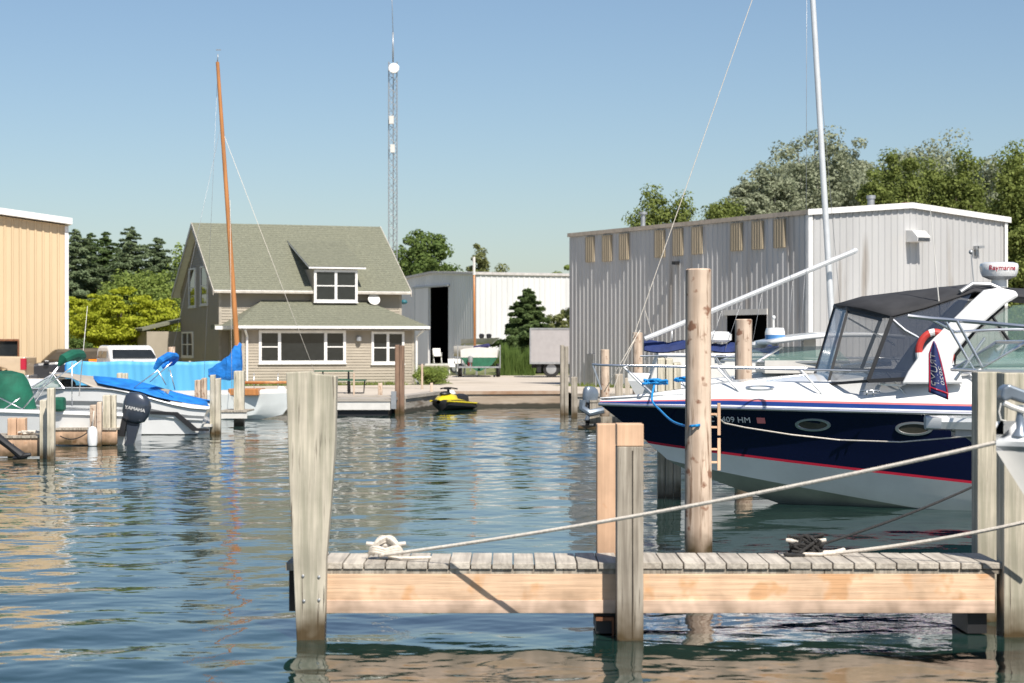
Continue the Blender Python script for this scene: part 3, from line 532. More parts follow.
for (px, py, Y, wd, lm, lb) in ((76, 238, 112, 5.2, L_bluesp, 'broad blue grey spruce right beside the tan building'), (106, 240, 120, 4.4, L_spruce, 'dark spruce second from the tan building, behind the yellow green tree'), (131, 236, 112, 4.6, L_bluesp, 'tall blue grey spruce in the middle of the left conifer row'),
                             (158, 246, 116, 4.0, L_bluesp, 'blue grey spruce nearest to the house gable'), (91, 241, 128, 3.6, L_spruce, 'thin dark spruce tip seen between the two leftmost spruces'), (118, 252, 124, 4.2, L_spruce, 'low dark spruce filling the gap in the left conifer row')):
    conifer('spruce_tree', lb, xat(px, Y), Y, hgt(py, Y) + .5, wd * 1.18, lm, n=34000, leaf=.08, group='spruces beside the tan building')
tree('leafy_tree', 'green leafy tree behind the house gable at the left', xat(178, 128), 128, hgt(250, 128), 5.5, L_mid, n=9000, leaf=.13, base=.1)
tree('leafy_tree', 'mid green tree rising behind the bright yellow green tree', xat(143, 103), 103, hgt(267, 103), 5.2, L_mid, n=14000, leaf=.085, base=.08, seed=3)
tree('leafy_tree', 'green bushy tree between the yellow green tree and the house', xat(168, 100), 100, hgt(285, 100), 3.4, L_mid, n=9000, leaf=.08, base=.05, seed=5)
tree('yellow_green_tree', 'bright yellow green spreading tree behind the blue tarp', xat(122, 92), 92, hgt(287, 92), 5.8, L_yel, n=15000, leaf=.075, base=.12, clump=.55, flat=.45)
tree('yellow_green_tree', 'yellow green tree partly hidden by the tan building corner', xat(78, 95), 95, hgt(290, 95), 3.6, L_yel, n=9000, leaf=.075, base=.1, clump=.45, flat=.5)
tree('leafy_shrub', 'dark green shrub at the foot of the tan building', xat(73, 86), 86, 2.1, 2.6, L_deep, n=5000, leaf=.07, base=.0)
tree('leafy_tree', 'large round green tree behind the right end of the house roof', xat(425, 185), 185, hgt(230, 185), 7.0, L_deep, n=16000, leaf=.16, base=.1, seed=2)
tree('leafy_tree', 'smaller green tree left behind the radio tower', xat(402, 190), 190, hgt(246, 190), 3.5, L_mid, n=6000, leaf=.15, base=.1, seed=2)
tree('pine_tree', 'ragged pine behind the white building with its top above the roof', xat(478, 205), 205, hgt(247, 205), 5.2, L_olive, n=9000, leaf=.17, base=.1, cone=.45, clump=.7)
tree('pine_tree', 'lower olive pine right of the ragged pine', xat(500, 215), 215, hgt(268, 215), 5, L_olive, n=6000, leaf=.17, base=.1, cone=.3)
for px, py, w_ in ((538, 270, 1.6), (560, 265, 5), (583, 268, 5)): tree('leafy_tree', {538: 'thin treetop just above the white roof', 560: 'treetops above the white roof next to the grey hall', 583: 'tree hidden behind the left corner of the grey hall'}[px], xat(px, 210), 210, hgt(py, 210), w_, L_mid, n=5000, leaf=.16, base=.1)
conifer('spruce_tree', 'single dark green spruce in front of the white building', xat(528, 112), 112, hgt(289, 112), 3.9, L_spruce, n=60000, leaf=.085, base=.02, seed=1)
tree('leafy_shrub', 'olive shrub between the spruce and the grey hall', xat(560, 120), 120, 3.6, 2.4, L_olive, n=5000, leaf=.09, base=.02)
k = 0
for (px, py, Y, w_, lm, cone, lb) in ((655, 199, 105, 4.4, L_cedar, .3, 'first small olive treetop above the left part of the grey hall roof'), (684, 203, 104, 3.8, L_cedar, .3, 'second olive treetop above the grey hall roof, right of the first'), (722, 200, 103, 4.0, L_cedar, .3, 'third olive treetop above the grey hall roof beside the stay line'),
        (770, 178, 112, 4.8, L_silver, .1, 'silver green tree rising just left of the white mast'), (818, 152, 116, 7.5, L_silver, .05, 'large silver green tree behind the white mast'), (850, 160, 118, 6, L_silver, .05, 'silver green tree right of the mast behind the dark cedars'),
        (922, 142, 124, 8.5, L_silver, .1, 'tallest silver green tree behind the grey gable'), (890, 158, 106, 3.6, L_cedar, .55, 'dark cedar between the two silver green trees'), (872, 172, 104, 3.2, L_cedar, .5, 'short dark cedar behind the flues of the grey hall'),
        (935, 160, 104, 3.8, L_cedar, .5, 'dark cedar behind the centre of the grey gable'), (965, 152, 103, 3.8, L_cedar, .5, 'tall cedar behind the right end of the grey gable'), (990, 168, 112, 5, L_silver, .1, 'pale tree between the last two cedars on the right'),
        (1018, 150, 96, 4.2, L_cedar, .5, 'tall cedar at the right edge beyond the grey hall'), (1050, 150, 98, 5, L_cedar, .5, 'cedar just outside the right edge of the view'), (745, 200, 110, 3.2, L_silver, .1, 'short silver green tree at the left end of the silver group'), (795, 163, 120, 5.5, L_silver, .1, 'silver green tree filling the space left of the mast'), (945, 170, 116, 6, L_silver, .1, 'pale tree filling the belt behind the grey gable'),
        (908, 165, 101, 3.2, L_cedar, .55, 'narrow cedar left of the grey gable peak')):
    tree('cedar_tree' if lm is L_cedar else 'willow_tree', lb, xat(px, Y), Y, hgt(py, Y) + (.5 if lm is L_cedar else 1.0), w_ * 1.15, lm, n=19000 if lm is L_cedar else 27000, leaf=.082 if lm is L_cedar else .10, base=.05, cone=cone, seed=px, trunk='bark' if lm is L_cedar else 'palebark', clump=w_ * (.17 if lm is L_cedar else .14))
for px in (600, 645, 690, 745): tree('leafy_tree', {600: 'low tree hidden behind the grey hall, leftmost', 645: 'low tree behind the grey hall, second', 690: 'low tree behind the grey hall, third', 745: 'low tree behind the grey hall, fourth'}[px], xat(px, 125), 125, 6.2, 5, L_olive, n=3000, leaf=.14, base=.05)
# shrubs and reeds
tree('leafy_shrub', 'light green shrub at the right corner of the house porch', xat(431, 80), 80, .78, 1.5, L_mid, n=4000, leaf=.035, base=.0, clump=.3)
def reeds():
    r = np.random.default_rng(3); n = 3200; x = r.uniform(xat(497, 104), xat(535, 104), n); y = r.uniform(104, 107, n); h = (.75 + .3 * np.sin(x * 3.1) * np.sin(x * 7 + 1)) * r.uniform(.75, 1.5, n) + .25; V = []; 
    dx = r.normal(size=n) * .12; w_ = .02
    V = np.stack([np.stack([x - w_, y, np.zeros(n) + .5], 1), np.stack([x + w_, y, np.zeros(n) + .5], 1), np.stack([x + dx + .005, y + dx, .5 + h], 1), np.stack([x + dx - .005, y + dx, .5 + h], 1)], 1).reshape(-1, 3)
    m = MB(); m.v = [tuple(map(float, v)) for v in V]; m.f = [(4 * i, 4 * i + 1, 4 * i + 2, 4 * i + 3) for i in range(n)]; m.s = [False] * n
    o = obj('reeds', m, leafmat('reed green', (.06, .11, .02), (.15, .22, .05)), fix=False); struct(o, 'stuff')
reeds()
def grass_tufts():
    r = np.random.default_rng(8); V = []; F = []
    zones = [((-11.2, 77.15), (-4.3, 79.65), 900), ((-3.4, 79.6), (-2.8, 84), 200), ((2.2, 78.3), (9.6, 64.4), 700)]
    for (a, b, n) in zones:
        for i in range(n):
            f = r.random(); x = a[0] + (b[0] - a[0]) * f + r.normal() * .08; y = a[1] + (b[1] - a[1]) * f + r.normal() * .08; h = r.uniform(.06, .2); k = len(V); d = r.normal() * .05
            V += [(x - .02, y, .5), (x + .02, y, .5), (x + d, y + d, .5 + h)]; F.append((k, k + 1, k + 2))
    m = MB(); m.v = V; m.f = F; m.s = [False] * len(F); struct(obj('grass', m, leafmat('grass blades', (.12, .17, .03), (.26, .3, .08)), fix=False), 'stuff')
grass_tufts()
# ---------------------------------------------------------------- pilings
random.seed(21)
def pile_round(mb, x, y, z0, z1, r, lean=0, n=18):
    rows = []; a = random.random() * 6
    for i in range(12):
        f = i / 11; z = z0 + (z1 - z0) * f; rr = r * (1.06 - .1 * f) * (1 + .02 * math.sin(9 * f + a))
        rows.append([(x + lean * f + rr * (1 + .03 * math.sin(3 * t + a) + .015 * math.sin(5 * t + 7 * f)) * math.cos(t), y + rr * (1 + .03 * math.sin(3 * t + a)) * math.sin(t), z) for t in [2 * PI * k / n for k in range(n)]])
    mb.grid(rows, True, True); t = rows[-1]; ch = [(x + lean + (p[0] - x - lean) * .86, y + (p[1] - y) * .86, z1 + r * .1) for p in t]
    mb.add(t + ch, [(k, (k + 1) % n, n + (k + 1) % n, n + k) for k in range(n)]); mb.add(ch, [tuple(range(n))]); return mb
def piling(px0, px1, top, Y, kind, label, mt='wgrey', lean=0, z0=-1.2, group='mooring pilings standing in the harbour', pieces=1):
    c = W((px0 + px1) / 2, top, Y); wd = (px1 - px0) / FPX * Y
    t = thing('piling', label, 'piling', (c.x, Y, 0), random.uniform(-.08, .08), group)
    if kind == 'round':
        obj('post', pile_round(MB(), 0, 0, z0, c.z, wd / 2, lean), M[mt], t)
    else:
        w1 = wd / pieces
        for i in range(pieces):
            zt = c.z - (0 if i == 0 else random.uniform(.0, .08) * (1 if pieces > 1 else 0)); x = -wd / 2 + w1 * (i + .5); m = MB(); q = w1 / 2 - .004
            m.hexa([(x - q, -q, z0), (x + q, -q, z0), (x + q, q, z0), (x - q, q, z0)], [(x - q + lean, -q, zt - .01), (x + q + lean, -q, zt - .005), (x + q + lean, q, zt + .01), (x - q + lean, q, zt + .004)])
            obj('post', m, M[mt], t, bevel=.012)
    return t
piling(633.5, 644, 333, 49, 'round', 'round peeled log piling with ropes tied on it, under the thin forestay', 'wlog', lean=-.03)
piling(600, 609.5, 350, 57, 'round', 'short round peeled log piling at the far edge of the docks', 'wlog')
piling(735, 752.5, 320, 29.5, 'round', 'round log piling standing behind the navy cruiser bow', 'wlog')
piling(560, 568.5, 345, 60, 'sq', 'tall double timber piling at the mouth of the right docks', 'wgrey', pieces=2)
piling(571, 577.5, 377, 58, 'sq', 'short grey piling beside the silver outboard', 'wgrey')
piling(615, 623, 374, 52, 'sq', 'short grey post left of the rope wrapped log', 'wgrey', z0=-1)
piling(625, 630, 378, 52, 'sq', 'thin grey post between the short post and the log', 'wgrey')
piling(637, 643.5, 383, 47, 'sq', 'stubby grey post in front of the rope wrapped log', 'wgrey')
piling(657, 681, 358, 27.6, 'sq', 'cluster of three square posts behind the navy cruiser bow', 'wpale', pieces=3)
piling(395, 404.5, 345, 61, 'sq', 'tall double piling by the floating dock in front of the house', 'wrust', pieces=2)
piling(210, 221, 375, YW(434), 'sq', 'double grey piling beside the white boat stern', 'wpale', pieces=2)
piling(234, 244.5, 371, YW(425), 'sq', 'grey piling under the blue sail cover', 'wpale')
piling(248, 257, 404, YW(419), 'sq', 'short stub piling right of the sail cover piling', 'wgrey', pieces=2)
piling(195, 201, 380, 55, 'sq', 'left tan post of the pair left of the grey double piling', 'wlog'); piling(201.5, 207, 378, 55, 'sq', 'right tan post of the pair left of the grey double piling', 'wlog')
piling(117, 128, 373, 56, 'sq', 'pale post pair in front of the blue tarp', 'wpale', pieces=2)
piling(168.5, 175, 347, 76, 'sq', 'pale fence post beside the house gable', 'wlog', z0=0)
piling(40, 47, 400, 37.0, 'sq', 'weathered grey post at the dock end, lower of the two', 'wpale'); piling(47.5, 55, 388, 36.6, 'sq', 'weathered grey post at the dock end, taller of the two', 'wpale')
piling(8, 17, 418, 37.6, 'sq', 'left fresh wood stub on the near left dock', 'wnew'); piling(17.5, 26.5, 418, 37.6, 'sq', 'right fresh wood stub on the near left dock', 'wnew')
piling(90, 96.5, 405, 41.5, 'sq', 'short tan post just above the white fender', 'wlog'); piling(97, 102, 402, 41.5, 'sq', 'tan post right of the white fender', 'wlog')
piling(103, 111, 395, 41.8, 'sq', 'grey post right of the tan posts by the outboard', 'wpale'); piling(111.5, 116.5, 395, 41.8, 'sq', 'pale post nearest to the dark outboard', 'wpale')
piling(378, 382.5, 383, 63.5, 'sq', 'small wooden post behind the floating dock', 'wlog', z0=.4); piling(353, 354.8, 373, 63.5, 'sq', 'thin pale stake beside the picnic table', 'wlog', z0=.4)
piling(421, 423.2, 364, 72, 'sq', 'thin pale stake in front of the porch shrub', 'wlog', z0=.4); piling(430, 433, 383, 66, 'sq', 'short pale post left of the jet ski', 'wlog', z0=.4)
# the big log with its small wooden handles
Yb = 19.9; t = piling(685.5, 712, 270, Yb, 'round', 'tall thick peeled log piling in front of the navy cruiser', 'wlog')
for z in (1.37, 1.0):
    m = MB(); zz = CH - ((405 if z > 1.2 else 440) - HZ) / FPX * Yb; dz = .3
    m.bar((.2, -.02, zz - dz), (.2, -.02, zz + .02), .045, .03); m.bar((.1, -.02, zz - .09), (.21, -.02, zz - .09), .02, .03, (0, 1, 0)); m.bar((.1, -.02, zz - .22), (.21, -.02, zz - .22), .02, .03, (0, 1, 0)); obj('rope_holder', m, M['wnew'], t)

# ---------------------------------------------------------------- near dock
DY0, DY1, DZ = 14.36, 15.04, .529
dk = thing('near_dock', 'narrow wooden finger dock with fresh pine beam and weathered deck boards', 'dock', (0, DY0, 0))
xl, xr = W(300, 0, DY0).x, W(1003, 0, DY0).x
nb = round((xr - xl) / .156)
# deck boards: one part each
m = MB(); bw = (xr - xl) / nb
for i in range(nb):
    dy = random.uniform(-.006, .006); dz = random.uniform(-.003, .003); a = xl + bw * i; g = .005; m = MB(); y0_, y1_ = -.012 + dy, DY1 - DY0 + dy; tl = random.uniform(-.002, .002)
    m.hexa([(a + g, y0_, DZ - .044), (a + bw - g, y0_, DZ - .044), (a + bw - g, y1_, DZ - .044), (a + g, y1_, DZ - .044)], [(a + g, y0_, DZ + dz), (a + bw - g, y0_, DZ + dz + tl), (a + bw - g, y1_, DZ + dz + tl), (a + g, y1_, DZ + dz)])
    obj('deck_board', m, M['wboard'], dk, bevel=.004)
zb0 = CH - (612.5 - HZ) / FPX * DY0; zb1 = .448; xm0 = W(617, 0, DY0).x
m = MB(); m.box(W(321, 0, DY0).x, xm0 + .02, 0, .05, zb0, zb1); obj('beam', m, M['wbeam'], dk, bevel=.004)
m = MB(); m.box(xm0 + .024, W(995, 0, DY0).x, 0, .05, zb0, zb1); obj('beam', m, M['wbeam'], dk, bevel=.004)
m = MB(); m.box(xl + .05, xr - .02, DY1 - DY0 - .1, DY1 - DY0 - .05, zb0, zb1); obj('rear_beam', m, M['wbeam'], dk)
m = MB(); m.box(xl + .02, xr - .02, .004, .046, zb1 + .001, DZ - .046); obj('ledger_strip', m, M['wgrey'], dk)
for xa_, xb_ in ((W(322, 0, DY0).x, xm0 + .018), (xm0 + .026, W(995, 0, DY0).x - .003)): m = MB(); m.box(xa_, xb_, -.012, .0, zb0 - .004, zb0 + .09); obj('lower_beam_board', m, M['wpink'], dk, bevel=.003)
for px in (306, 602, 975): x = W(px, 0, DY0).x; m = MB(); m.box(x - .04, x + .1, .06, DY1 - DY0 - .11, zb0 - .02 - (.14 if px > 400 else 0), zb1 - .02); obj('cross_brace', m, M['black'], dk)
x = W(607, 0, DY0).x; m = MB(); m.box(x - .08, x + .05, -.006, .3, zb0 - .06, zb0 - .035); m.box(x + .035, x + .05, -.006, .02, zb0 - .2, zb0 - .062); obj('iron_bracket', m, M['rust'], dk)
m = MB(); m.box(W(289, 0, DY0).x, W(296, 0, DY0).x, .0, .62, .18, .47); obj('end_board', m, M['wdark'], dk); m = MB(); m.box(W(286, 0, DY0).x, W(297, 0, DY0).x, -.02, .68, .475, .527); obj('end_cap', m, M['wgrey'], dk)
DG = 'square posts of the near dock'
# left tapered post
Yp = 14.2; t = thing('dock_post', 'wide weathered post tapering to the water at the left end of the near dock', 'dock post', (W(312, 0, Yp).x, Yp, 0), 0, DG)
poly = [(286, 372.5), (311, 371), (313, 373.5), (336.5, 376), (335, 440), (331, 500), (326, 560), (324.5, 640), (324, 690), (297, 690), (296.5, 640), (293, 560), (289, 480)]
m = MB(); m.prism([W(a, b, Yp) for a, b in poly], (0, .14, 0)); p_ = obj('post', m, M['wpale'], t, world=True, bevel=.008)
m = MB()
for (a, b) in ((303, 576), (319, 577), (304, 601), (319, 600)): q = W(a, b, Yp); m.ell((q.x, q.y - .003, q.z), (.012, .008, .012), 8, 5)
struct_ = obj('bolts', m, M['steelgrey'], t, world=True); 
def sqpost(px0, px1, top, Y, label, mt, capmt=None, dep=None, front=True):
    a = W(px0, top, Y); b = W(px1, top, Y); wd = b.x - a.x; dep = dep or wd
    t = thing('dock_post', label, 'dock post', ((a.x + b.x) / 2, Y, 0), 0, DG); m = MB(); cut = a.z - (.16 if capmt else 0)
    m.box(-wd / 2, wd / 2, 0, dep, -1, cut); obj('post', m, M[mt], t, bevel=.008)
    if capmt: m = MB(); m.box(-wd / 2 - .001, wd / 2 + .001, -.001, dep, cut + .001, a.z); obj('fresh_cut_top', m, M[capmt], t, bevel=.006)
    return t
t = sqpost(617, 643.5, 424, 14.13, 'grey post with a fresh cut top at the middle of the near dock', 'wgrey', 'wnew', dep=.225)
m = MB(); q = .002; m.box(.012, .022, -.003, .01, -.5, 1.35); obj('crack', m, M['wdark'], t)
sqpost(597, 618.5, 424, 15.12, 'fresh pinkish pine post behind the middle of the near dock', 'wnew')
sqpost(977.5, 1001.5, 372, 15.12, 'pale grey green post behind the right end of the near dock', 'wpale', dep=.2)
sqpost(1004, 1036, 373, 14.3, 'front right dock post cut by the picture edge', 'wpale')

# ---------------------------------------------------------------- cleats and ropes
def cleat(px, py, Y, label, ang=0, L=.29):
    p = W(px, py, Y); t = thing('cleat', label, 'cleat', (p.x, Y, DZ), ang)
    m = MB(); m.tube([(-L / 2, 0, .115), (-L * .3, 0, .106), (0, 0, .10), (L * .3, 0, .106), (L / 2, 0, .115)], [.013, .018, .02, .018, .013], 10); obj('horn', m, M['rope'], t)
    m = MB(); m.box(-.055, -.03, -.02, .02, .004, .1); m.box(.03, .055, -.02, .02, .004, .1); m.box(-.07, .07, -.03, .03, .001, .012); obj('base', m, M['steelgrey'], t, bevel=.004); return p
def sag(a, b, s, n=24): a = Vector(a); b = Vector(b); return [a.lerp(b, i / n) - Vector((0, 0, s * 4 * (i / n) * (1 - i / n))) for i in range(n + 1)]
def rope(name, label, pts, r, mt='rope', cat='rope', group=None):
    m = MB(); m.tube(pts, r, 7); o = obj(name, m, M[mt]); tag(o, label, cat, group); return o
c1 = cleat(386, 551, 14.62, 'dock cleat wound with white rope at the left of the near dock')
m = MB(); cx, cy = c1.x, 14.62
for k in range(6):
    s = 1 if k % 2 else -1; o_ = .016 * (k // 2); m.tube(curve([(cx - s * .10, cy - .03, DZ + .03 + o_), (cx - s * .05, cy - .035 - .004 * k, DZ + .115 + o_ * .8), (cx + s * .04, cy + .02, DZ + .13 + o_ * .8), (cx + s * .10, cy + .035, DZ + .07), (cx + s * .12, cy, DZ + .04), (cx + s * .09, cy - .05, DZ + .06 + o_), (cx, cy - .055, DZ + .04 + o_)]), .0145, 7)
m.tube([(cx + .02, cy - .05, DZ + .02), (cx + .1, cy - .08, DZ + .014), (cx + .2, cy - .06, DZ + .014), (cx + .33, cy - .02, DZ + .013)], .012, 7)
E0 = W(1001, 441.5, 12.2)
m.tube(sag((cx - .04, cy - .05, DZ + .03), E0, .05, 40), .0130, 8)
o = obj('mooring_rope', m, M['rope'], bevel=0); tag(o, 'long white mooring rope running from left cleat up to bow at right edge', 'rope')
c2 = cleat(806, 547.5, 14.88, 'dock cleat wound with black rope at the right of the near dock', L=.3)
m = MB(); cx, cy = c2.x, 14.88; rr = random.Random(4)
for k in range(17): m.tube(curve([(cx + rr.uniform(-.13, .13), cy + rr.uniform(-.06, .05), DZ + .02 + rr.uniform(0, .15) * (1 if j in (1, 3) else .6)) for j in range(5)]), .0115, 7)
m.tube(curve([(cx + .05, cy - .06, DZ + .1), (cx - .03, cy - .09, DZ + .05), (cx - .08, cy - .12, DZ + .015), (cx - .17, cy - .1, DZ + .02), (cx - .15, cy - .16, DZ + .015), (cx - .03, cy - .14, DZ + .014)]), .012, 7)
m.tube(sag((cx + .08, cy, DZ + .07), W(985, 481, 18.5), .03, 30), .011, 7)
o = obj('mooring_rope', m, M['darkrope']); tag(o, 'black mooring rope leading from the right cleat up behind the pale post', 'rope')
m = MB(); a = W(822, 557.5, 14.85); m.tube([(a.x - .16, 14.8, DZ + .016), (a.x - .02, 14.78, DZ + .016), (a.x + .02, 14.84, DZ + .016), *sag((a.x + .1, 14.84, DZ + .02), W(1060, 514, 13.9), .03, 20)], .0140, 7)
o = obj('mooring_rope', m, M['rope']); tag(o, 'lower white rope lying on the deck boards and rising past the right post', 'rope')
m = MB(); m.tube([(c2.x - .03, 14.9, DZ + .022), (c2.x + .1, 14.86, DZ + .02), (c2.x + .22, 14.9, DZ + .022), (c2.x + .3, 14.98, DZ + .03)], .016, 8); o = obj('rope_end', m, M['rope']); tag(o, 'short fat white rope end beside the black wound cleat', 'rope')

# ---------------------------------------------------------------- boats: shared builder
def hull_row(x0, z0, B, z1, L, n=26, p=2.4, pz=1, tail=.94):
    out = []
    for i in range(n + 1):
        u = i / n; s = u ** 1.5; x = x0 + s * (L - x0); q = (x - x0) / (L - x0)
        y = B * (1 - (1 - q) ** p) * (1 - (1 - tail) * q ** 3); out.append((x, y, z0 + (z1 - z0) * min(1, q / pz) ** .9 if pz < 1 else z0 + (z1 - z0) * q))
    return out
def strip(mb, a, b, both=True, off=0):
    for s in ((-1, 1) if both else (-1,)):
        f = lambda r: [(x, s * (y + off), z) for x, y, z in r]
        mb.grid([f(a), f(b)], True)
    return mb
def lerprow(a, b, f): return [tuple(p[k] + (q[k] - p[k]) * f for k in range(3)) for p, q in zip(a, b)]
def offrow(r, dy, dz=0, dx=0): return [(x + dx, max(0, y + dy), z + dz) for x, y, z in r]
def rail(mb, pts, r=.014): return mb.tube(pts, r, 7)

# ---- navy cruiser
CF = Frame((1.18, 26.75, 0), -.12); cr = thing('navy_cruiser', 'large navy blue and white motor cruiser with a charcoal canopy and white radar arch', 'motor cruiser', CF.o, -.12)
Lc = 10.2
sheer = hull_row(0, 1.30, 1.58, 1.16, Lc, p=3.0); redt = hull_row(.62, .82, 1.50, .33, Lc, p=2.4, pz=.5); redb = hull_row(.65, .785, 1.495, .295, Lc, p=2.4, pz=.5)
chine = hull_row(.85, .62, 1.36, -.06, Lc, p=1.9, pz=.42); chin2 = hull_row(.90, .57, 1.30, -.10, Lc, p=1.9, pz=.42); keel = [(x, 0, z) for x, y, z in hull_row(.98, .52, 0, -.62, Lc, pz=.36)]
# flare: navy side slightly hollow
mid1 = [(p[0], p[1] - .06 * math.sin(PI * min(1, i / 14)), p[2]) for i, p in enumerate(lerprow(sheer, redt, .5))]
m = MB(); 
for s in (-1, 1): m.grid([[(x, s * y, z) for x, y, z in r] for r in (sheer, lerprow(sheer, mid1, .5), mid1, lerprow(mid1, redt, .55), redt)], True)
hull = obj('hull', m, M['navy'], cr)
m = MB(); strip(m, redt, redb); obj('red_stripe', m, M['red'], hull)
m = MB(); 
for s in (-1, 1): m.grid([[(x, s * y, z) for x, y, z in r] for r in (redb, lerprow(redb, chine, .5), chine)], True); m.grid([[(x, s * y, z) for x, y, z in r] for r in (chine, chin2)], True); pass
obj('hull_bottom', m, M['bottom'], cr); m = MB(); [m.grid([[(x, s * y, z) for x, y, z in r] for r in (chin2, lerprow(chin2, keel, .5), keel)], True) for s in (-1, 1)]; obj('keel_panel', m, M['keelgrey'], cr)
m = MB(); tr = [r[-1] for r in (sheer, redt, chine, keel)]; m.add(tr + [(x, -y, z) for x, y, z in tr[::-1][1:]], [tuple(range(7))]); obj('transom', m, M['white'], cr)
rub = offrow(sheer, .025); m = MB()
for s in (-1, 1): m.tube([(x - .01, s * y, z + .005) for x, y, z in rub], .022, 8)
obj('rub_rail', m, M['chrome'], hull)
def hh(x, a, b): return max(0, min(1, (x - a) / (b - a)))
def up_(r, dy, dz): return [(x, max(0, y + dy), z + dz * (.38 + .62 * hh(x, 0, 1.7))) for x, y, z in r]
s1 = up_(sheer, -.005, .045); s2 = up_(sheer, -.012, .10); s3 = up_(sheer, -.016, .125); s4 = up_(sheer, -.06, .20)
def hh(x, a, b): return max(0, min(1, (x - a) / (b - a)))
def sm(t): return t * t * (3 - 2 * t)
s5 = [(x, y * .86, z + .22 * (.38 + .62 * hh(x, 0, 1.7)) + .26 * sm(hh(x, 3.0, 5.4))) for x, y, z in sheer]
s6 = [(x, y * .74, z + .26 * (.35 + .65 * hh(x, 0, 1.7)) + .25 * sm(hh(x, 2.6, 5.0)) + .10 * sm(hh(x, .3, 2.5))) for x, y, z in sheer]
s7 = [(x, y * .4, z + .26 * (.35 + .65 * hh(x, 0, 1.7)) + .22 * sm(hh(x, .3, 4))) for x, y, z in sheer]; s8 = [(x, 0, z + .27 * (.35 + .65 * hh(x, 0, 1.7)) + .25 * sm(hh(x, .3, 4))) for x, y, z in sheer]
m = MB()
for s in (-1, 1):
    m.grid([[(x, s * y, z) for x, y, z in r] for r in (sheer, s1)], True); m.grid([[(x, s * y, z) for x, y, z in r] for r in (s3, s4)], True); m.grid([[(x, s * y, z) for x, y, z in r] for r in (s4, s5, s6, s7, s8)], True)
deck = obj('deck', m, M['white'], cr)
m = MB(); strip(m, s1, s2); obj('blue_stripe', m, M['blue'], deck); m = MB(); strip(m, s2, s3); obj('coral_stripe', m, M['pink'], deck)
def nearest_y(row, x):
    for a, b in zip(row, row[1:]):
        if a[0] <= x <= b[0]: f = (x - a[0]) / (b[0] - a[0] + 1e-9); return a[1] + (b[1] - a[1]) * f, a[2] + (b[2] - a[2]) * f
    return row[-1][1], row[-1][2]
def hull_at(px, py):      # point on the near navy side seen at this pixel
    y = -1.4
    for _ in range(12):
        p = CF.ray(px, py, 1, y); ys, zs = nearest_y(sheer, p.x); yr, zr = nearest_y(redt, p.x); f = max(0, min(1, (zs - p.z) / (zs - zr))); hol = math.sin(PI * min(1, (max(p.x, 0) / Lc) ** (1 / 1.5) * 26 / 14)); y = -(ys + (yr - ys) * f - .055 * math.sin(PI * f) * hol) 
    return p, f
for px, py in ((813, 424.5), (914, 428.5)):
    p, f = hull_at(px, py); m = MB(); ring = MB(); N = 28; a, b = .225, .085
    q1, _ = hull_at(px + 12, py); q2, _ = hull_at(px, py + 8); Mx = basis(p, q1 - p, -(q2 - p)); 
    rows = [[(ra * math.cos(t), rb * math.sin(t), o) for t in [2 * PI * k / N for k in range(N)]] for ra, rb, o in ((a * 1.06, b * 1.12, .0), (a * 1.03, b * 1.06, .02), (a * .86, b * .8, .022), (a * .82, b * .74, .006))]
    ring.grid(rows, True, True); xf(ring, Mx); pr = obj('porthole', ring, M['chrome'], cr); m.add([(a * .9 * math.cos(t), b * .86 * math.sin(t), .008) for t in [2 * PI * k / N for k in range(N)]], [tuple(range(N))]); xf(m, Mx); obj('glass', m, M['portglass'], pr)
tm = text_mb('MC 7409 HM', .122, .003); p, _ = hull_at(726, 419.6); q1, _ = hull_at(746, 420.2); q2, _ = hull_at(726, 427); Mx = basis(p + Vector((0, -.045, 0)), q1 - p, -(q2 - p)); xf(tm, Mx); obj('registration_number', tm, M['white'], hull)
p, _ = hull_at(761, 420.5); q1, _ = hull_at(771, 420.8); q2, _ = hull_at(761, 427); m = MB(); m.box(-.055, .055, -.042, .042, -.01, .004); xf(m, basis(p + Vector((0, -.02, 0)), q1 - p, -(q2 - p))); obj('registration_sticker', m, M['pink'], hull)
# hatch windows on deck
for px, py in ((760, 389), (893, 384)):
    p = CF.ray(px, py, 1, -1.02); m = MB(); rows = [[(p.x + a_ * math.cos(t) * (1 if abs(math.cos(t)) < .5 else 1), p.y + .13 * math.sin(t), p.z + .022 * math.sin(t) + o) for t in [2 * PI * k / 20 for k in range(20)]] for a_, o in ((.19, .0), (.19, .025), (.15, .025), (.14, .005))]; m.grid(rows, True, True); obj('hatch_frame', m, M['chrome'], deck)
p = CF.ray(870, 393, 1, -1.4); m = MB(); m.tube([(p.x - .12, -1.4, p.z + .03), (p.x + .12, -1.4, p.z + .03)], .012, 6); m.tube([(p.x - .04, -1.4, p.z - .03), (p.x - .04, -1.4, p.z + .03)], .012, 6); m.tube([(p.x + .04, -1.4, p.z - .03), (p.x + .04, -1.4, p.z + .03)], .012, 6); obj('cleat', m, M['chrome'], deck)
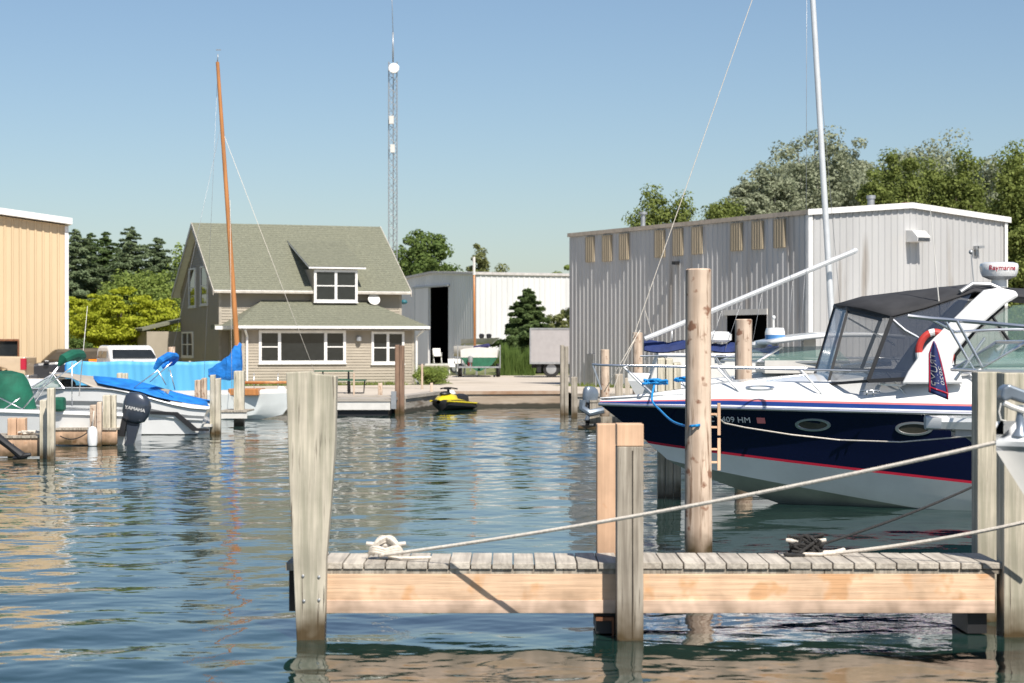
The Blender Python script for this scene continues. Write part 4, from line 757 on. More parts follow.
# bow rail
def deckedge(x): y, z = nearest_y(s4, x); return y, z
m = MB(); zt = lambda x: 1.83 - .018 * x
for s in (-1, 1):
    top_ = [(-.1, 0, 1.84)] + [(x, s * (deckedge(x)[0] * .93 - .02 + (.1 if x < .5 else 0)), zt(x)) for x in (.05, .25, .6, 1, 1.5, 2, 2.6, 3.2, 3.8, 4.4, 4.8)]; top_ += [(5.3, s * 1.36, 1.66), (5.7, s * 1.38, 1.45)] if s > 0 else [(6, -1.42, 1.68), (7.2, -1.45, 1.64)]
    rail(m, top_, .0145)
    for xb, dx in ((.75, -.45), (1.9, -.32), (2.95, -.30), (4.0, -.28), (5.0, -.26)):
        yb, zb = deckedge(xb); xt = xb + dx; rail(m, [(xb, s * (yb - .03), zb - .02), (xt, s * (deckedge(xt)[0] * .93 - .02), zt(xt))], .0125)
rail(m, [(.02, 0, 1.5), (-.1, 0, 1.84)], .0125)
obj('bow_rail', m, M['chrome'], cr)
# windscreen enclosure and canopy
T0 = CF.ray(835, 306, 1, 0); Tc = CF.ray(892, 317, 1, -1.12); B0 = CF.ray(813, 382, 1, -.2); Bc = CF.ray(868, 381, 1, -1.2)
T0n = CF.ray(848, 309, 1, -.55); B0n = CF.ray(828, 384, 1, -.75)
Ts = CF.ray(972, 293, 1, -1.12); Bs = CF.ray(925, 378, 1, -1.25); Tm = CF.ray(935, 307, 1, -1.14)
mir = lambda p: Vector((p.x, -p.y, p.z))
B0.y = 0
def panel(a, b, c, d, name, mt, n=5, bul=.03):
    m = MB(); rows = [[a.lerp(b, j / n).lerp(d.lerp(c, j / n), i / n) + Vector((-.4, -1, 0)).normalized() * 0 for j in range(n + 1)] for i in range(n + 1)]; m.grid(rows, True); return obj(name, m, mt, cr, fix=False)
panel(B0, B0n, T0n, T0, 'windscreen_panel', M['bluevinyl']); panel(B0n, Bc, Tc, T0n, 'windscreen_panel', M['vinyl']); panel(mir(B0), mir(B0n), mir(T0n), mir(T0), 'windscreen_panel', M['bluevinyl']); panel(mir(B0n), mir(Bc), mir(Tc), mir(T0n), 'windscreen_panel', M['vinyl'])
panel(Bc, Bs, Ts, Tc, 'side_curtain', M['sidevinyl']); panel(mir(Bc), mir(Bs), mir(Ts), mir(Tc), 'side_curtain', M['vinyl'])
m = MB()
for f in (lambda p: p, mir):
    for a, b, r in ((B0, T0, .022), (B0n, T0n, .022), (Bc, Tc, .03), (B0, B0n, .022), (B0n, Bc, .022), (Bc, Bs, .03), (T0, T0n, .03), (T0n, Tc, .03)):
        a, b = f(a), f(b); m.bar(a, b, r * 1.6, r * 1.6, (0, 1, 0))
obj('window_frame', m, M['black'], cr)
m = MB(); a1 = CF.ray(878, 383, 1, -1.21); rail(m, [Tc + Vector((0, 0, -.02)), CF.ray(905, 330, 1, -1.18), CF.ray(945, 352, 1, -1.1)], .016); rail(m, [Bs + Vector((.02, 0, 0)), CF.ray(965, 335, 1, -1.18)], .016); rail(m, [CF.ray(848, 318, 1, -.5), CF.ray(895, 345, 1, -.2)], .012); obj('canopy_frame', m, M['chrome'], cr)
# canopy cloth
st = [(T0.x, None)]
prof = [(835, 306, 892, 317), (862, 299, 905, 315), (905, 293, 925, 309), (940, 289, 950, 300), (975, 286, 975, 293), (1000, 290, 1000, 296), (1030, 291, 1030, 298), (1062, 294, 1062, 302)]
rows = []
for i, (cx_, cy_, ex, ey) in enumerate(prof):
    C_ = CF.ray(cx_, cy_, 1, 0); E_ = CF.ray(ex, ey, 1, -1.14); row = []
    for j in range(-8, 9):
        v = j / 8; f = abs(v); x = C_.x + (E_.x - C_.x) * f ** 2.2; z = C_.z + (E_.z - C_.z) * f ** 2.2 + .012 * math.sin(7 * v + i * 2); row.append((x, 1.14 * v, z))
    rows.append(row)
m = MB(); m.grid(rows, True); obj('canopy', m, M['canopy'], cr, solid=.025, fix=False)
# radar arch
ar = [(927, 345), (972, 301), (984, 290), (1000, 287.5), (1016, 291), (1019, 296), (1004, 305), (974, 331), (961, 345), (954, 355), (952, 366), (960, 372), (964, 384), (902, 384), (908, 372)]
m = MB(); P = [CF.ray(a, b, 1, -1.3) for a, b in ar]; m.prism(P, (0, .12, 0)); obj('radar_arch', m, M['white'], cr, bevel=.025); m = MB(); m.prism([mir(p) for p in P], (0, -.12, 0)); obj('radar_arch', m, M['white'], cr, bevel=.025)
q0 = CF.ray(984, 292, 1, -1.24); q1 = CF.ray(1014, 296, 1, -1.24); m = MB(); m.box(q0.x + .05, q1.x, -1.19, 1.19, q1.z - .06, q1.z + .03); obj('arch_top', m, M['white'], cr, bevel=.03)
m = MB(); m.tube([CF.ray(960, 292, 1, -1.1), CF.ray(972, 284, 1, -1.0), CF.ray(990, 284.5, 1, -.95), CF.ray(1000, 289, 1, -.95)], .03, 8); obj('arch_rail', m, M['steelgrey'], cr)
# aft curtains with green tint
m = MB(); P = [CF.ray(a, b, 1, -1.2) for a, b in ((955, 356), (975, 331), (1004, 306), (1060, 302), (1070, 365), (955, 366))]; m.add([mir(p) for p in P], [tuple(range(6))]); obj('aft_curtain', m, M['glassgreen'], cr, fix=False); m = MB(); m.add(P, [tuple(range(6))]); obj('aft_curtain', m, M['glassgreen'], cr, fix=False)
m = MB(); rail(m, [P[0], P[1], P[2]], .02); rail(m, [P[0], P[5], P[4]], .025); rail(m, [CF.ray(992, 316, 1, -1.21), CF.ray(1010, 342, 1, -1.21)], .02); obj('aft_frame', m, M['black'], cr)
m = MB(); m.box(5.5, Lc, -1.3, 1.3, 1.2, 1.45); m.box(6.0, 6.6, .2, 1.0, 1.45, 2.0); m.box(6.5, 6.7, .2, 1.0, 2.0, 2.4); m.box(7.6, 9, -1.0, -.4, 1.45, 1.9); obj('cockpit_seats', m, M['offwhite'], cr, bevel=.06)
# radome
p = CF.ray(999, 286, 1, -.7); t = thing('radar_dome', 'white radar dome with red lettering on top of the cruiser arch', 'radar dome', CF.M @ Vector((p.x, -.7, p.z)), -.05)
m = MB(); m.lathe([(.10, -.02), (.10, .08)], 16); obj('pedestal', m, M['white'], t); m = MB(); m.lathe([(.12, .08), (.21, .12), (.235, .17), (.245, .25), (.235, .285), (.19, .30), (.0, .305)], 32); obj('dome', m, M['white'], t)
tx_ = text_mb('Raymarine', .088, .003); vs = []
for x, y, z in tx_.v: a_ = (x + .02) / .25 - PI / 2 - .05; vs.append(((.244 + z) * math.cos(a_), (.244 + z) * math.sin(a_), .225 + y))
tx_.v = vs; obj('lettering', tx_, M['red'], t)
p = CF.ray(946, 378, 1, -1.1); t = thing('whip_antenna', 'thin white whip antenna rising from the cruiser side deck', 'antenna', CF.M @ p); m = MB(); a, b = CF.M @ p, CF.M @ CF.ray(930, 205, 1, -1.1); m.tube([a, a.lerp(b, .2), b], [.014, .01, .004], 6); obj('whip', m, M['offwhite'], t, world=True)
m = MB(); m.tube([CF.M @ CF.ray(974, 286, 1, -.9), CF.M @ CF.ray(971, 250, 1, -.9)], .008, 5); m.ell(CF.M @ CF.ray(971, 252, 1, -.9), (.03, .03, .03)); o = obj('stern_light', m, M['steelgrey']); tag(o, 'little light on a thin stalk left of the radar dome', 'light')
# blue rope on the bow
m = MB(); a = CF.M @ Vector((.75, -.25, 1.60)); 
for k in range(10): m.tube(curve([a + Vector((random.uniform(-.16, .16), random.uniform(-.1, .1), random.uniform(-.02, .05))) for _ in range(5)]), .013, 6)
a2 = a + Vector((.42, .05, .03))
for k in range(9): m.tube(curve([a2 + Vector((random.uniform(-.16, .16), random.uniform(-.1, .1), random.uniform(-.02, .04))) for _ in range(5)]), .013, 6)
m.tube(curve([a, W(652, 400, 25.9), W(660, 410, 25), W(672, 421, 23), W(686, 426, 20.1), W(700, 425, 19.75)]), .014, 7)
o = obj('mooring_rope', m, M['bluerope']); tag(o, 'bright blue rope bundled on the cruiser bow and looped to the big log', 'rope')
rope('mooring_rope', 'thin beige line sagging across the navy hull of the cruiser', [W(714, 414, 20.0), W(724, 423, 20.4), W(745, 427.5, 21), W(790, 434.5, 21.8), W(840, 440, 22), W(900, 442, 21.5), W(960, 437, 21), W(990, 434, 20.8)], .008)

# ---- boat with its bow pulpit hidden by the right posts
BF = Frame(W(925, 425, 21.2), -.03); BF = Frame((BF.o.x, 21.2, 0), -.03)
bd = thing('white_bow_boat', 'white boat at the right edge whose pulpit and rail overlap the cruiser', 'motor boat', BF.o, -.03)
zp = CH - (423 - HZ) / FPX * 21.2
m = MB(); rows = []
for i in range(9):
    f = i / 8; x = f * 1.1; w_ = .22 * min(1, (f + .02) * 6) ** .5 + .1 * f; rows.append([(x, -w_, zp + .02), (x, -w_ * .96, zp + .06), (x, 0, zp + .08), (x, w_ * .96, zp + .06), (x, w_, zp + .02), (x, w_ * .8, zp - .05 - .03 * f), (x, 0, zp - .07 - .03 * f), (x, -w_ * .8, zp - .05 - .03 * f)])
m.grid(rows, True, True); m.add(rows[0], [tuple(range(8))]); obj('pulpit', m, M['white'], bd)
m = MB(); m.tube([(.28, -.05, zp - .04), (.5, -.05, zp - .12), (.75, -.04, zp - .16)], .05, 8); m.tube([(.35, 0, zp - .05), (.55, 0, zp - .22)], .03, 6); m.box(.3, .6, -.12, .12, zp - .14, zp - .04); obj('anchor', m, M['steelgrey'], bd)
sh = hull_row(.85, zp, 1.35, zp - .1, 8, p=2.6); ch = hull_row(1.5, .35, 1.1, -.05, 8, p=2, pz=.4); ke = [(x, 0, z) for x, y, z in hull_row(1.7, .1, 0, -.5, 8)]
m = MB(); [m.grid([[(x, s * y, z) for x, y, z in r] for r in (sh, lerprow(sh, ch, .5), ch, ke)], True) for s in (-1, 1)]; obj('hull', m, M['navy'], bd)
d1 = offrow(sh, -.03, .12); d2 = [(x, y * .6, z + .3 + .15 * hh(x, 1, 4)) for x, y, z in sh]; d3 = [(x, 0, z + .34 + .18 * hh(x, 1, 4)) for x, y, z in sh]
m = MB(); [m.grid([[(x, s * y, z) for x, y, z in r] for r in (sh, d1, d2, d3)], True) for s in (-1, 1)]; obj('deck', m, M['white'], bd)
A_ = BF.ray(903, 314, 1, 0); m = MB(); rail(m, [BF.M @ BF.ray(908, 316, 1, -.2), BF.M @ BF.ray(930, 318.5, 1, -.25), BF.M @ BF.ray(975, 322, 1, -.5), BF.M @ BF.ray(1030, 327, 1, -.9), BF.M @ BF.ray(1120, 334, 1, -1.1)], .022)
for (a, b, c, d, y) in ((957, 321, 985, 372, -.45), (985, 338, 955, 380, .3), (1025, 327, 1050, 372, -.8)): rail(m, [BF.M @ BF.ray(a, b, 1, y), BF.M @ BF.ray(c, d, 1, y)], .016)
rail(m, [BF.M @ BF.ray(930, 319, 1, .2), BF.M @ BF.ray(955, 332, 1, .6), BF.M @ BF.ray(990, 330, 1, .9), BF.M @ BF.ray(1080, 328, 1, 1.1)], .016); rail(m, [BF.M @ BF.ray(945, 320, 1, .3), BF.M @ BF.ray(975, 372, 1, .3)], .014)
obj('bow_rail', m, M['chrome'], bd, world=True)
P = [BF.ray(a, b, 1, y) for a, b, y in ((978, 371, -.7), (1026, 342, -.7), (1080, 342, -.9), (1080, 374, -1))]; m = MB(); m.add(P, [(0, 1, 2, 3)]); Q = [Vector((p.x, -p.y, p.z)) for p in P]; m.add(Q, [(0, 1, 2, 3)]); m.add([P[0], P[1], Q[1], Q[0]], [(0, 1, 2, 3)]); ws = obj('windscreen', m, M['glassgreen'], bd, fix=False)
m = MB(); rail(m, [P[3], P[0], P[1], P[2]], .022); rail(m, [Q[3], Q[0], Q[1], Q[2]], .022); rail(m, [P[0], Q[0]], .02); rail(m, [P[1], Q[1]], .022); obj('frame', m, M['chrome'], ws)
# flag and ring buoy on that rail
fa = BF.M @ BF.ray(929, 337, 1, -.3); FY = fa.y - .02
fl = thing('flag', 'navy flag with red edging and pale lettering hanging folded from the bow rail', 'flag', fa)
o3 = W(929.5, 338, FY); up = Vector((0, 0, 1))
def flp(u, v):     # u along hang 0..1, v across
    lx = 933 - 4.5 * min(1, u * 4); rx = 934 + 14.5 * min(1, u * 1.15) ** .75; bot = 392 + 8 * v; y = 341 + (bot - 341) * u; px = lx + (rx - lx) * v
    return W(px, y, FY + .035 * math.sin(v * 7 + u * 2) * min(1, .2 + u * 1.5))
m = MB(); m.grid([[flp(i / 16, j / 12) for j in range(13)] for i in range(17)], True); fc = obj('cloth', m, mat('flag cloth', (.02, .035, .14), .8, var=.2, scale=6), fl, world=True, solid=.004, fix=False)
m = MB(); [m.grid([[flp(i / 16, v) - Vector((0, .008, 0)) for v in (v0, v0 + .07)] for i in range(17)], True) for v0 in (.02, .9)]; m.grid([[flp(u, j / 12) - Vector((0, .008, 0)) for j in range(13)] for u in (.88, .91)], True); obj('red_edge', m, M['red'], fc, world=True, solid=.002, fix=False)
tm = text_mb('TRUMP', 1, .01)
xs_ = [v[0] for v in tm.v]; ys_ = [v[1] for v in tm.v]; w0, w1, h0, h1 = min(xs_), max(xs_), min(ys_), max(ys_)
tm.v = [tuple(flp(.22 + .62 * (x - w0) / (w1 - w0), .56 - .44 * (y - h0) / (h1 - h0)) - Vector((0, .010, 0))) for x, y, z in tm.v]; obj('lettering', tm, M['trim'], fc, world=True, fix=False)
tm = text_mb('2020', 1, .01); xs_ = [v[0] for v in tm.v]; ys_ = [v[1] for v in tm.v]; w0, w1, h0, h1 = min(xs_), max(xs_), min(ys_), max(ys_)
tm.v = [tuple(flp(.45 + .32 * (x - w0) / (w1 - w0), .86 - .2 * (y - h0) / (h1 - h0)) - Vector((0, .010, 0))) for x, y, z in tm.v]; obj('lettering', tm, M['trim'], fc, world=True, fix=False)
q = CF.M @ CF.ray(935, 352, 1, -1.24); rb = thing('ring_buoy', 'orange red and white ring buoy hanging behind the flag', 'life ring', q, -.12)
def torus_seg(a0, a1, Rr, r, n=10):
    mm = MB(); mm.tube([(Rr * .8 * math.cos(a0 + (a1 - a0) * i / n), 0, Rr * math.sin(a0 + (a1 - a0) * i / n)) for i in range(n + 1)], r, 10); return mm
for k in range(4): a0 = k * PI / 2 + .35; xf_ = torus_seg(a0, a0 + 1.25, .25, .045); obj('ring_segment', xf_, M['oring'] if 'oring' in M else M.setdefault('oring', mat('orange red foam', (.55, .05, .04), .5)), rb); obj('white_band', torus_seg(a0 + 1.25, a0 + PI / 2, .25, .047, 3), M['trim'], rb)

# ---- nearest bow at the right edge
ef = thing('near_bow', 'white bow with blue grey anchor roller poking in at the right edge before the post', 'motor boat', (W(996, 0, 12.2).x, 12.2, 0), -.05)
zp = CH - (441 - HZ) / FPX * 12.2
sh = hull_row(0, zp, 1.2, zp - .05, 6, p=2.2, tail=1); d1 = offrow(sh, -.02, .04); d3 = [(x, 0, z + .12 + .04 * x) for x, y, z in sh]; lo = offrow(sh, -.01, -.03); ch = hull_row(.6, .5, .9, .0, 6, p=2); ke = [(x, 0, z) for x, y, z in hull_row(.75, .3, 0, -.4, 6)]
m = MB(); [m.grid([[(x, s * y, z) for x, y, z in r] for r in (lo, sh, d1, d3)], True) for s in (-1, 1)]; obj('deck', m, M['white'], ef); lo2 = offrow(lo, -.02, -.03)
m = MB(); [m.grid([[(x, s * y, z) for x, y, z in r] for r in (lo, lo2)], True) for s in (-1, 1)]; obj('rub_rail', m, M['steelgrey'], ef)
m = MB(); [m.grid([[(x, s * y, z) for x, y, z in r] for r in (lo2, lerprow(lo2, ch, .5), ch, ke)], True) for s in (-1, 1)]; obj('hull', m, M['offwhite'], ef)
m = MB(); P = [W(a, b, 12.2) for a, b in ((1001, 398), (1003, 388), (1009, 384), (1030, 392), (1030, 405), (1012, 399), (1004, 402))]; m.prism(P, (0, .14, 0)); obj('anchor_roller', m, M['engsil'], ef, world=True, bevel=.02)
m = MB(); m.tube([W(1004, 403, 12.18), W(1012, 407, 12.18), W(1030, 413, 12.18)], .018, 8); m.tube([W(1001, 403, 12.18), W(999, 412, 12.18), W(1001, 420, 12.18), W(1006, 421, 12.18)], .005, 6); obj('anchor', m, M['offwhite'], ef, world=True)
m = MB(); m.lathe([(.07, 0), (.035, .05), (.02, .14), (.025, .19)], 10, tuple(W(1020, 436, 12.2))); obj('bollard', m, M['engsil'], ef, world=True)
# ---------------------------------------------------------------- second row on the right: white cruiser and sailing yacht
def simple_hull(parent, L, B, z0, z1, zb, draft, mt='white', p=2.6, rake=.5, botmt=None, tail=.9):
    sh = hull_row(0, z0, B, z1, L, p=p, tail=tail); ch = hull_row(rake, z0 * .35, B * .86, -.03, L, p=p * .8, pz=.4, tail=tail); ke = [(x, 0, z) for x, y, z in hull_row(rake * 1.2, z0 * .2, 0, -draft, L, pz=.5)]
    m = MB()
    for s in (-1, 1): m.grid([[(x, s * y, z) for x, y, z in r] for r in (sh, lerprow(sh, ch, .5), ch)], True); m.grid([[(x, s * y, z) for x, y, z in r] for r in (ch, ke)], True)
    tr = [r[-1] for r in (sh, ch, ke)]; m.add(tr + [(x, -y, z) for x, y, z in tr[::-1][1:]], [tuple(range(5))]); obj('hull', m, M[mt], parent); return sh
def simple_deck(parent, sh, prof, mt='white', name='deck', coam=.06):
    """prof(x) = height of the centre above the sheer"""
    d0 = offrow(sh, -.01, coam); d1 = [(x, y * .9, z + coam + .3 * prof(x)) for x, y, z in sh]; d2 = [(x, y * .55, z + coam + .9 * prof(x)) for x, y, z in sh]; d3 = [(x, 0, z + coam + prof(x)) for x, y, z in sh]
    m = MB(); [m.grid([[(x, s * y, z) for x, y, z in r] for r in (sh, d0, d1, d2, d3)], True) for s in (-1, 1)]; return obj(name, m, M[mt], parent)
# white cruiser behind
FF = Frame((W(655, 0, 32).x, 32, 0), -.05); fc_ = thing('white_cruiser', 'white motor cruiser moored behind the navy cruiser with low tinted windscreen', 'motor cruiser', FF.o, -.05)
zs = CH - (391 - HZ) / FPX * 32
sh = simple_hull(fc_, 9.5, 1.5, zs, zs - .1, 0, .5); simple_deck(fc_, sh, lambda x: .10 + .26 * sm(hh(x, .2, 2.6)) + .18 * sm(hh(x, 2.2, 4)))
def fp(px, py, y): return FF.ray(px, py, 1, y)
m = MB(); P = [fp(757, 362, -.9), fp(782, 347, -.85), fp(835, 346, -.85), fp(850, 362, -1.1)]; Q = [Vector((p.x, -p.y, p.z)) for p in P]; C0 = Vector((P[0].x - .5, 0, P[0].z + .02)); C1 = Vector((P[1].x - .25, 0, P[1].z + .03))
m.add([C0, P[0], P[1], C1], [(0, 1, 2, 3)]); m.add(P, [(0, 1, 2, 3)]); m.add([C0, Q[0], Q[1], C1], [(0, 1, 2, 3)]); m.add(Q, [(0, 1, 2, 3)]); ws = obj('windscreen', m, M['glassgreen'], fc_, fix=False)
m = MB(); rail(m, [P[3], P[0], C0, Q[0], Q[3]], .02); rail(m, [P[0], P[1]], .02); rail(m, [C0, C1], .015); obj('frame', m, M['chrome'], ws)
m = MB(); a = fp(772, 346, -1.0); b = fp(905, 340, -1.0); rows = [[(a.x - .2 * (1 - abs(v)) + (b.x - a.x) * f, v * 1.0, a.z + .02 + .10 * (1 - (2 * f - 1) ** 2) * (1 - .3 * v * v) + (b.z - a.z) * f) for v in np.linspace(-1, 1, 9)] for f in np.linspace(0, 1, 8)]; m.grid(rows, True); obj('hardtop', m, M['white'], fc_, solid=.06, fix=False)
m = MB(); m.box(fp(760, 0, 0).x, fp(830, 0, 0).x, -1, 1, zs + .3, zs + .5); m.box(fp(800, 0, 0).x, fp(812, 0, 0).x, -.6, -.2, zs + .4, zs + .85); obj('cabin_interior', m, M['offwhite'], fc_)
m = MB()
for s in (-1, 1):
    rail(m, [fp(640, 356, 0)] + [Vector((x, s * nearest_y(sh, x)[0] * .93, fp(640, 356, 0).z - .01 * x)) for x in (.1, .4, .9, 1.5, 2.2, 3, 3.8, 4.6)], .014)
    for xb in (.5, 1.3, 2.2, 3.1, 4.0): rail(m, [(xb, s * (nearest_y(sh, xb)[0] * .92), zs + .05), (xb - .35, s * nearest_y(sh, max(.02, xb - .35))[0] * .93, fp(640, 356, 0).z)], .011)
obj('bow_rail', m, M['chrome'], fc_)
for px, py, pxt in ((775, 337, 2), (829, 339, 0)):
    if px == 775:
        p = FF.M @ fp(775, 345, -.3); t = thing('radar_dome', 'small blue banded radar dome with a thin mast light, left of the cruiser canopy', 'radar dome', p)
        m = MB(); m.lathe([(.05, -.02), (.05, .06)], 10); m.lathe([(.16, .16), (.16, .2), (.14, .27), (.0, .28)], 20); obj('dome', m, M['white'], t); m = MB(); m.lathe([(.1, .04), (.15, .08), (.161, .16)], 20); obj('blue_band', m, mat('radome blue', (.08, .25, .55), .4), t); m = MB(); m.tube([(-.02, 0, .28), (-.02, 0, .44)], .012, 6); m.ell((-.02, 0, .44), (.03, .03, .03)); obj('light', m, M['white'], t)
p = FF.M @ fp(765, 345, 0); m = MB(); m.lathe([(.09, .0), (.15, .05), (.14, .1), (.0, .1)], 14, p - Vector((.1, 0, .05))); o = obj('horn_dome', m, M['white']); tag(o, 'small squat white dome just left of the blue banded radar', 'radar dome')
# sailing yacht
GFm = Frame((W(628, 0, 39).x, 39, 0), -.04); yt = thing('sailing_yacht', 'white sailing yacht with navy sail cover, tall mast and white spar raised across it', 'sailing yacht', GFm.o, -.04)
zs = CH - (386 - HZ) / FPX * 39; sh = simple_hull(yt, 9.5, 1.45, zs + .1, zs, 0, .6); simple_deck(yt, sh, lambda x: .1)
def gp(px, py, y=0): return GFm.ray(px, py, 1, y)
m = MB(); x0_, x1_ = gp(648, 0).x, gp(775, 0).x; z0_ = zs + .05; z1_ = gp(0, 353).z
rows = []
for f in (0, .06, .5, .94, 1): x = x0_ + (x1_ - x0_) * f; hgt_ = (z1_ - z0_) * (.3 if f in (0,) else 1 if f < 1 else .8); rows.append([(x, -1.0, z0_), (x + .03, -.95, z0_ + hgt_ * .9), (x + .03, -.8, z0_ + hgt_), (x + .03, .8, z0_ + hgt_), (x + .03, .95, z0_ + hgt_ * .9), (x, 1.0, z0_)])
m.grid(rows, False); cb = obj('cabin', m, M['offwhite'], yt)
for a, b in ((659, 667), (700, 710), (716, 726)): p, q = gp(a, 355, -1.0), gp(b, 360, -1.0); m = MB(); m.box(p.x, q.x, -1.01, -.97, q.z, p.z); obj('window', m, M['glassdark'], cb)
m = MB(); rows = []; rr = random.Random(9)
for i in range(29):
    f = i / 28; px = 644 + 134 * f; zt_ = gp(px, 341.5 + 2.5 * math.sin(f * 9) ** 2 - (2 if f < .5 else 0)).z; zb_ = gp(px, 350 + 2.2 * math.sin(f * 13) + (4 if f > .75 else 0)).z; x = gp(px, 0).x; w_ = .28 + .05 * math.sin(f * 17)
    rows.append([(x, -w_ + rr.uniform(-.03, .03), zb_), (x, -w_ * .8, (zt_ + zb_) / 2 + rr.uniform(-.02, .02)), (x, -.05, zt_ + rr.uniform(-.02, .02)), (x, w_ * .8, (zt_ + zb_) / 2), (x, w_, zb_), (x, .05, zb_ - .02)])
m.grid(rows, True, True); m.add(rows[0], [tuple(range(6))]); m.add(rows[-1], [tuple(range(6))]); obj('sail_cover', m, M['navycan'], yt)
ma, mb_ = gp(834, 358), gp(811, -30); mtop = gp(805, -150)
m = MB(); rows = []
m.tube([ma - Vector((0, 0, 1)), ma, mb_, mtop], [.065, .062, .055, .045], 12); obj('mast', m, M['alum'], yt); 
m = MB(); m.tube([gp(645, 339, -.3), gp(855, 251, -.3)], .05, 8); m.ell(gp(855, 250.5, -.3), (.06, .05, .05)); obj('boom', m, M['alum'], yt)
def wire(par, pts, r=.006, mt='steelgrey', name='stay'): mm = MB(); mm.tube(pts, r, 5); return obj(name, mm, M[mt], par)
wire(yt, sag(gp(633, 338), mtop, .0, 6), .008, 'rope', 'forestay'); wire(yt, [gp(640, 330), gp(604, 392)], .008, 'rope'); wire(yt, [gp(637, 335), gp(618, 376), gp(612, 394)], .008, 'rope'); wire(yt, [gp(645, 310), gp(652, 335), gp(645, 360)], .006, 'rope')
wire(yt, [gp(807, -100, -.6), gp(806, 300, -.9)], .005); wire(yt, [gp(811, -30), gp(842, 330, .8)], .005)
for a, b in (((722, 310), (708, 352)), ((741, 303), (725, 350)), ((762, 292), (752, 345)), ((793, 277), (787, 350)), ((805, 272), (800, 350))): wire(yt, [gp(*a, -.3), gp(*b, -.3)], .004)
wire(yt, [gp(699, 272), gp(704, 335)], .005); m = MB(); [m.tube([gp(x, 330), gp(x, 342)], .012, 5) for x in (672, 714)]; obj('pennant_poles', m, M['alum'], yt)
q = GFm.M @ gp(718, 343); t = thing('radar_dome', 'plain white radar dome above the navy sail cover behind the round log', 'radar dome', q); m = MB(); m.lathe([(.06, -.15), (.06, .02)], 10); m.lathe([(.2, .02), (.27, .06), (.27, .17), (.2, .22), (0, .23)], 20); obj('dome', m, M['white'], t)
# small white boat by the right pilings and the silver outboard on its lift dock
SF = Frame((W(642, 0, 45).x, 45, 0), .05); sb = thing('small_white_boat', 'small white boat seen between the grey posts behind the cruiser bow', 'motor boat', SF.o, .05)
sh = simple_hull(sb, 5, .9, .85, .75, 0, .3); simple_deck(sb, sh, lambda x: .2 * sm(hh(x, 0, 2)))
RD = thing('side_dock', 'weathered dock platform behind the cruiser bow with a yellow lower board', 'dock', (W(590, 0, 50).x, 50, 0))
m = MB(); [m.box(i * .2, i * .2 + .19, 0, 1.8, .66, .71) for i in range(12)]; obj('decking', m, M['wgrey'], RD); m = MB(); m.box(0, 2.4, .02, .08, .45, .655); m.box(0, 2.4, .05, .1, .12, .3); obj('edge_beam', m, M['wgrey'], RD); m = MB(); m.box(-.3, 2.5, 0, .12, .0, .08); obj('lower_board', m, M['wnew'], RD)
def outboard(name, label, loc, rz, cowl, s=1.0, tilt=0, cat='outboard motor', letters=None):
    t = thing(name, label, cat, loc, rz); T = Matrix.Rotation(tilt, 4, 'Y') @ Matrix.Scale(s, 4)
    m = MB(); rows = []
    for z, a, b, ox in ((0, .16, .13, 0), (.05, .25, .17, .0), (.2, .30, .19, .02), (.4, .31, .19, .02), (.55, .27, .17, .0), (.63, .18, .12, -.02), (.655, .04, .03, -.02)):
        rows.append([(ox + a * math.copysign(abs(math.cos(q)) ** .7, math.cos(q)), b * math.copysign(abs(math.sin(q)) ** .7, math.sin(q)), z) for q in [2 * PI * k / 20 for k in range(20)]])
    m.grid(rows, True, True); m.add(rows[0], [tuple(range(20))]); m.add(rows[-1], [tuple(range(20))]); c = obj('cowling', xf(m, T), M[cowl], t)
    m = MB(); m.prism([(-.14, -.07, 0), (.16, -.07, 0), (.12, -.07, -.45), (.16, -.07, -.62), (-.12, -.07, -.62), (-.05, -.07, -.4)], (0, .14, 0)); obj('midsection', xf(m, T), M[cowl], t, bevel=.02)
    m = MB(); m.box(-.12, .26, -.09, .09, -.64, -.62); m.tube([(-.14, 0, -.84), (-.08, 0, -.84), (.2, 0, -.84), (.28, 0, -.84)], [.02, .06, .055, .04], 10); m.prism([(-.1, -.02, -.62), (.1, -.02, -.62), (.04, -.02, -.98), (-.04, -.02, -1.0)], (0, .04, 0)); obj('gearcase', xf(m, T), M['black'], t)
    m = MB()
    for k in range(3): a = k * 2 * PI / 3; m.add([(.28, 0, -.84), (.25, .13 * math.cos(a - .4), -.84 + .13 * math.sin(a - .4)), (.29, .17 * math.cos(a), -.84 + .17 * math.sin(a)), (.32, .13 * math.cos(a + .4), -.84 + .13 * math.sin(a + .4))], [(0, 1, 2, 3)])
    obj('propeller', xf(m, T), M['steelgrey'], t, solid=.01, fix=False)
    m = MB(); m.box(-.24, -.12, -.1, .1, -.35, .05); obj('bracket', xf(m, T), M['black'], t)
    if letters: tm = text_mb(letters, .11, .003); xf(tm, T @ Matrix.Translation((.02, -.195, .3)) @ Matrix.Rotation(PI / 2, 4, 'X')); obj('lettering', tm, M['trim'], t)
    return t
p = W(588, 399, 51); outboard('outboard_motor', 'silver grey outboard motor tilted at the far right dock', (p.x, 50.2, p.z - .1), .5, 'engsil', .68, .1)
m = MB(); m.tube([W(583, 400, 49.8), W(582, 408, 49.8), W(590, 413, 49.8), W(604, 410, 49.8)], .09, 8); o = obj('rubber_tube', m, M['engsil']); tag(o, 'curved silver grey tube hanging below the tilted silver outboard', 'tube')

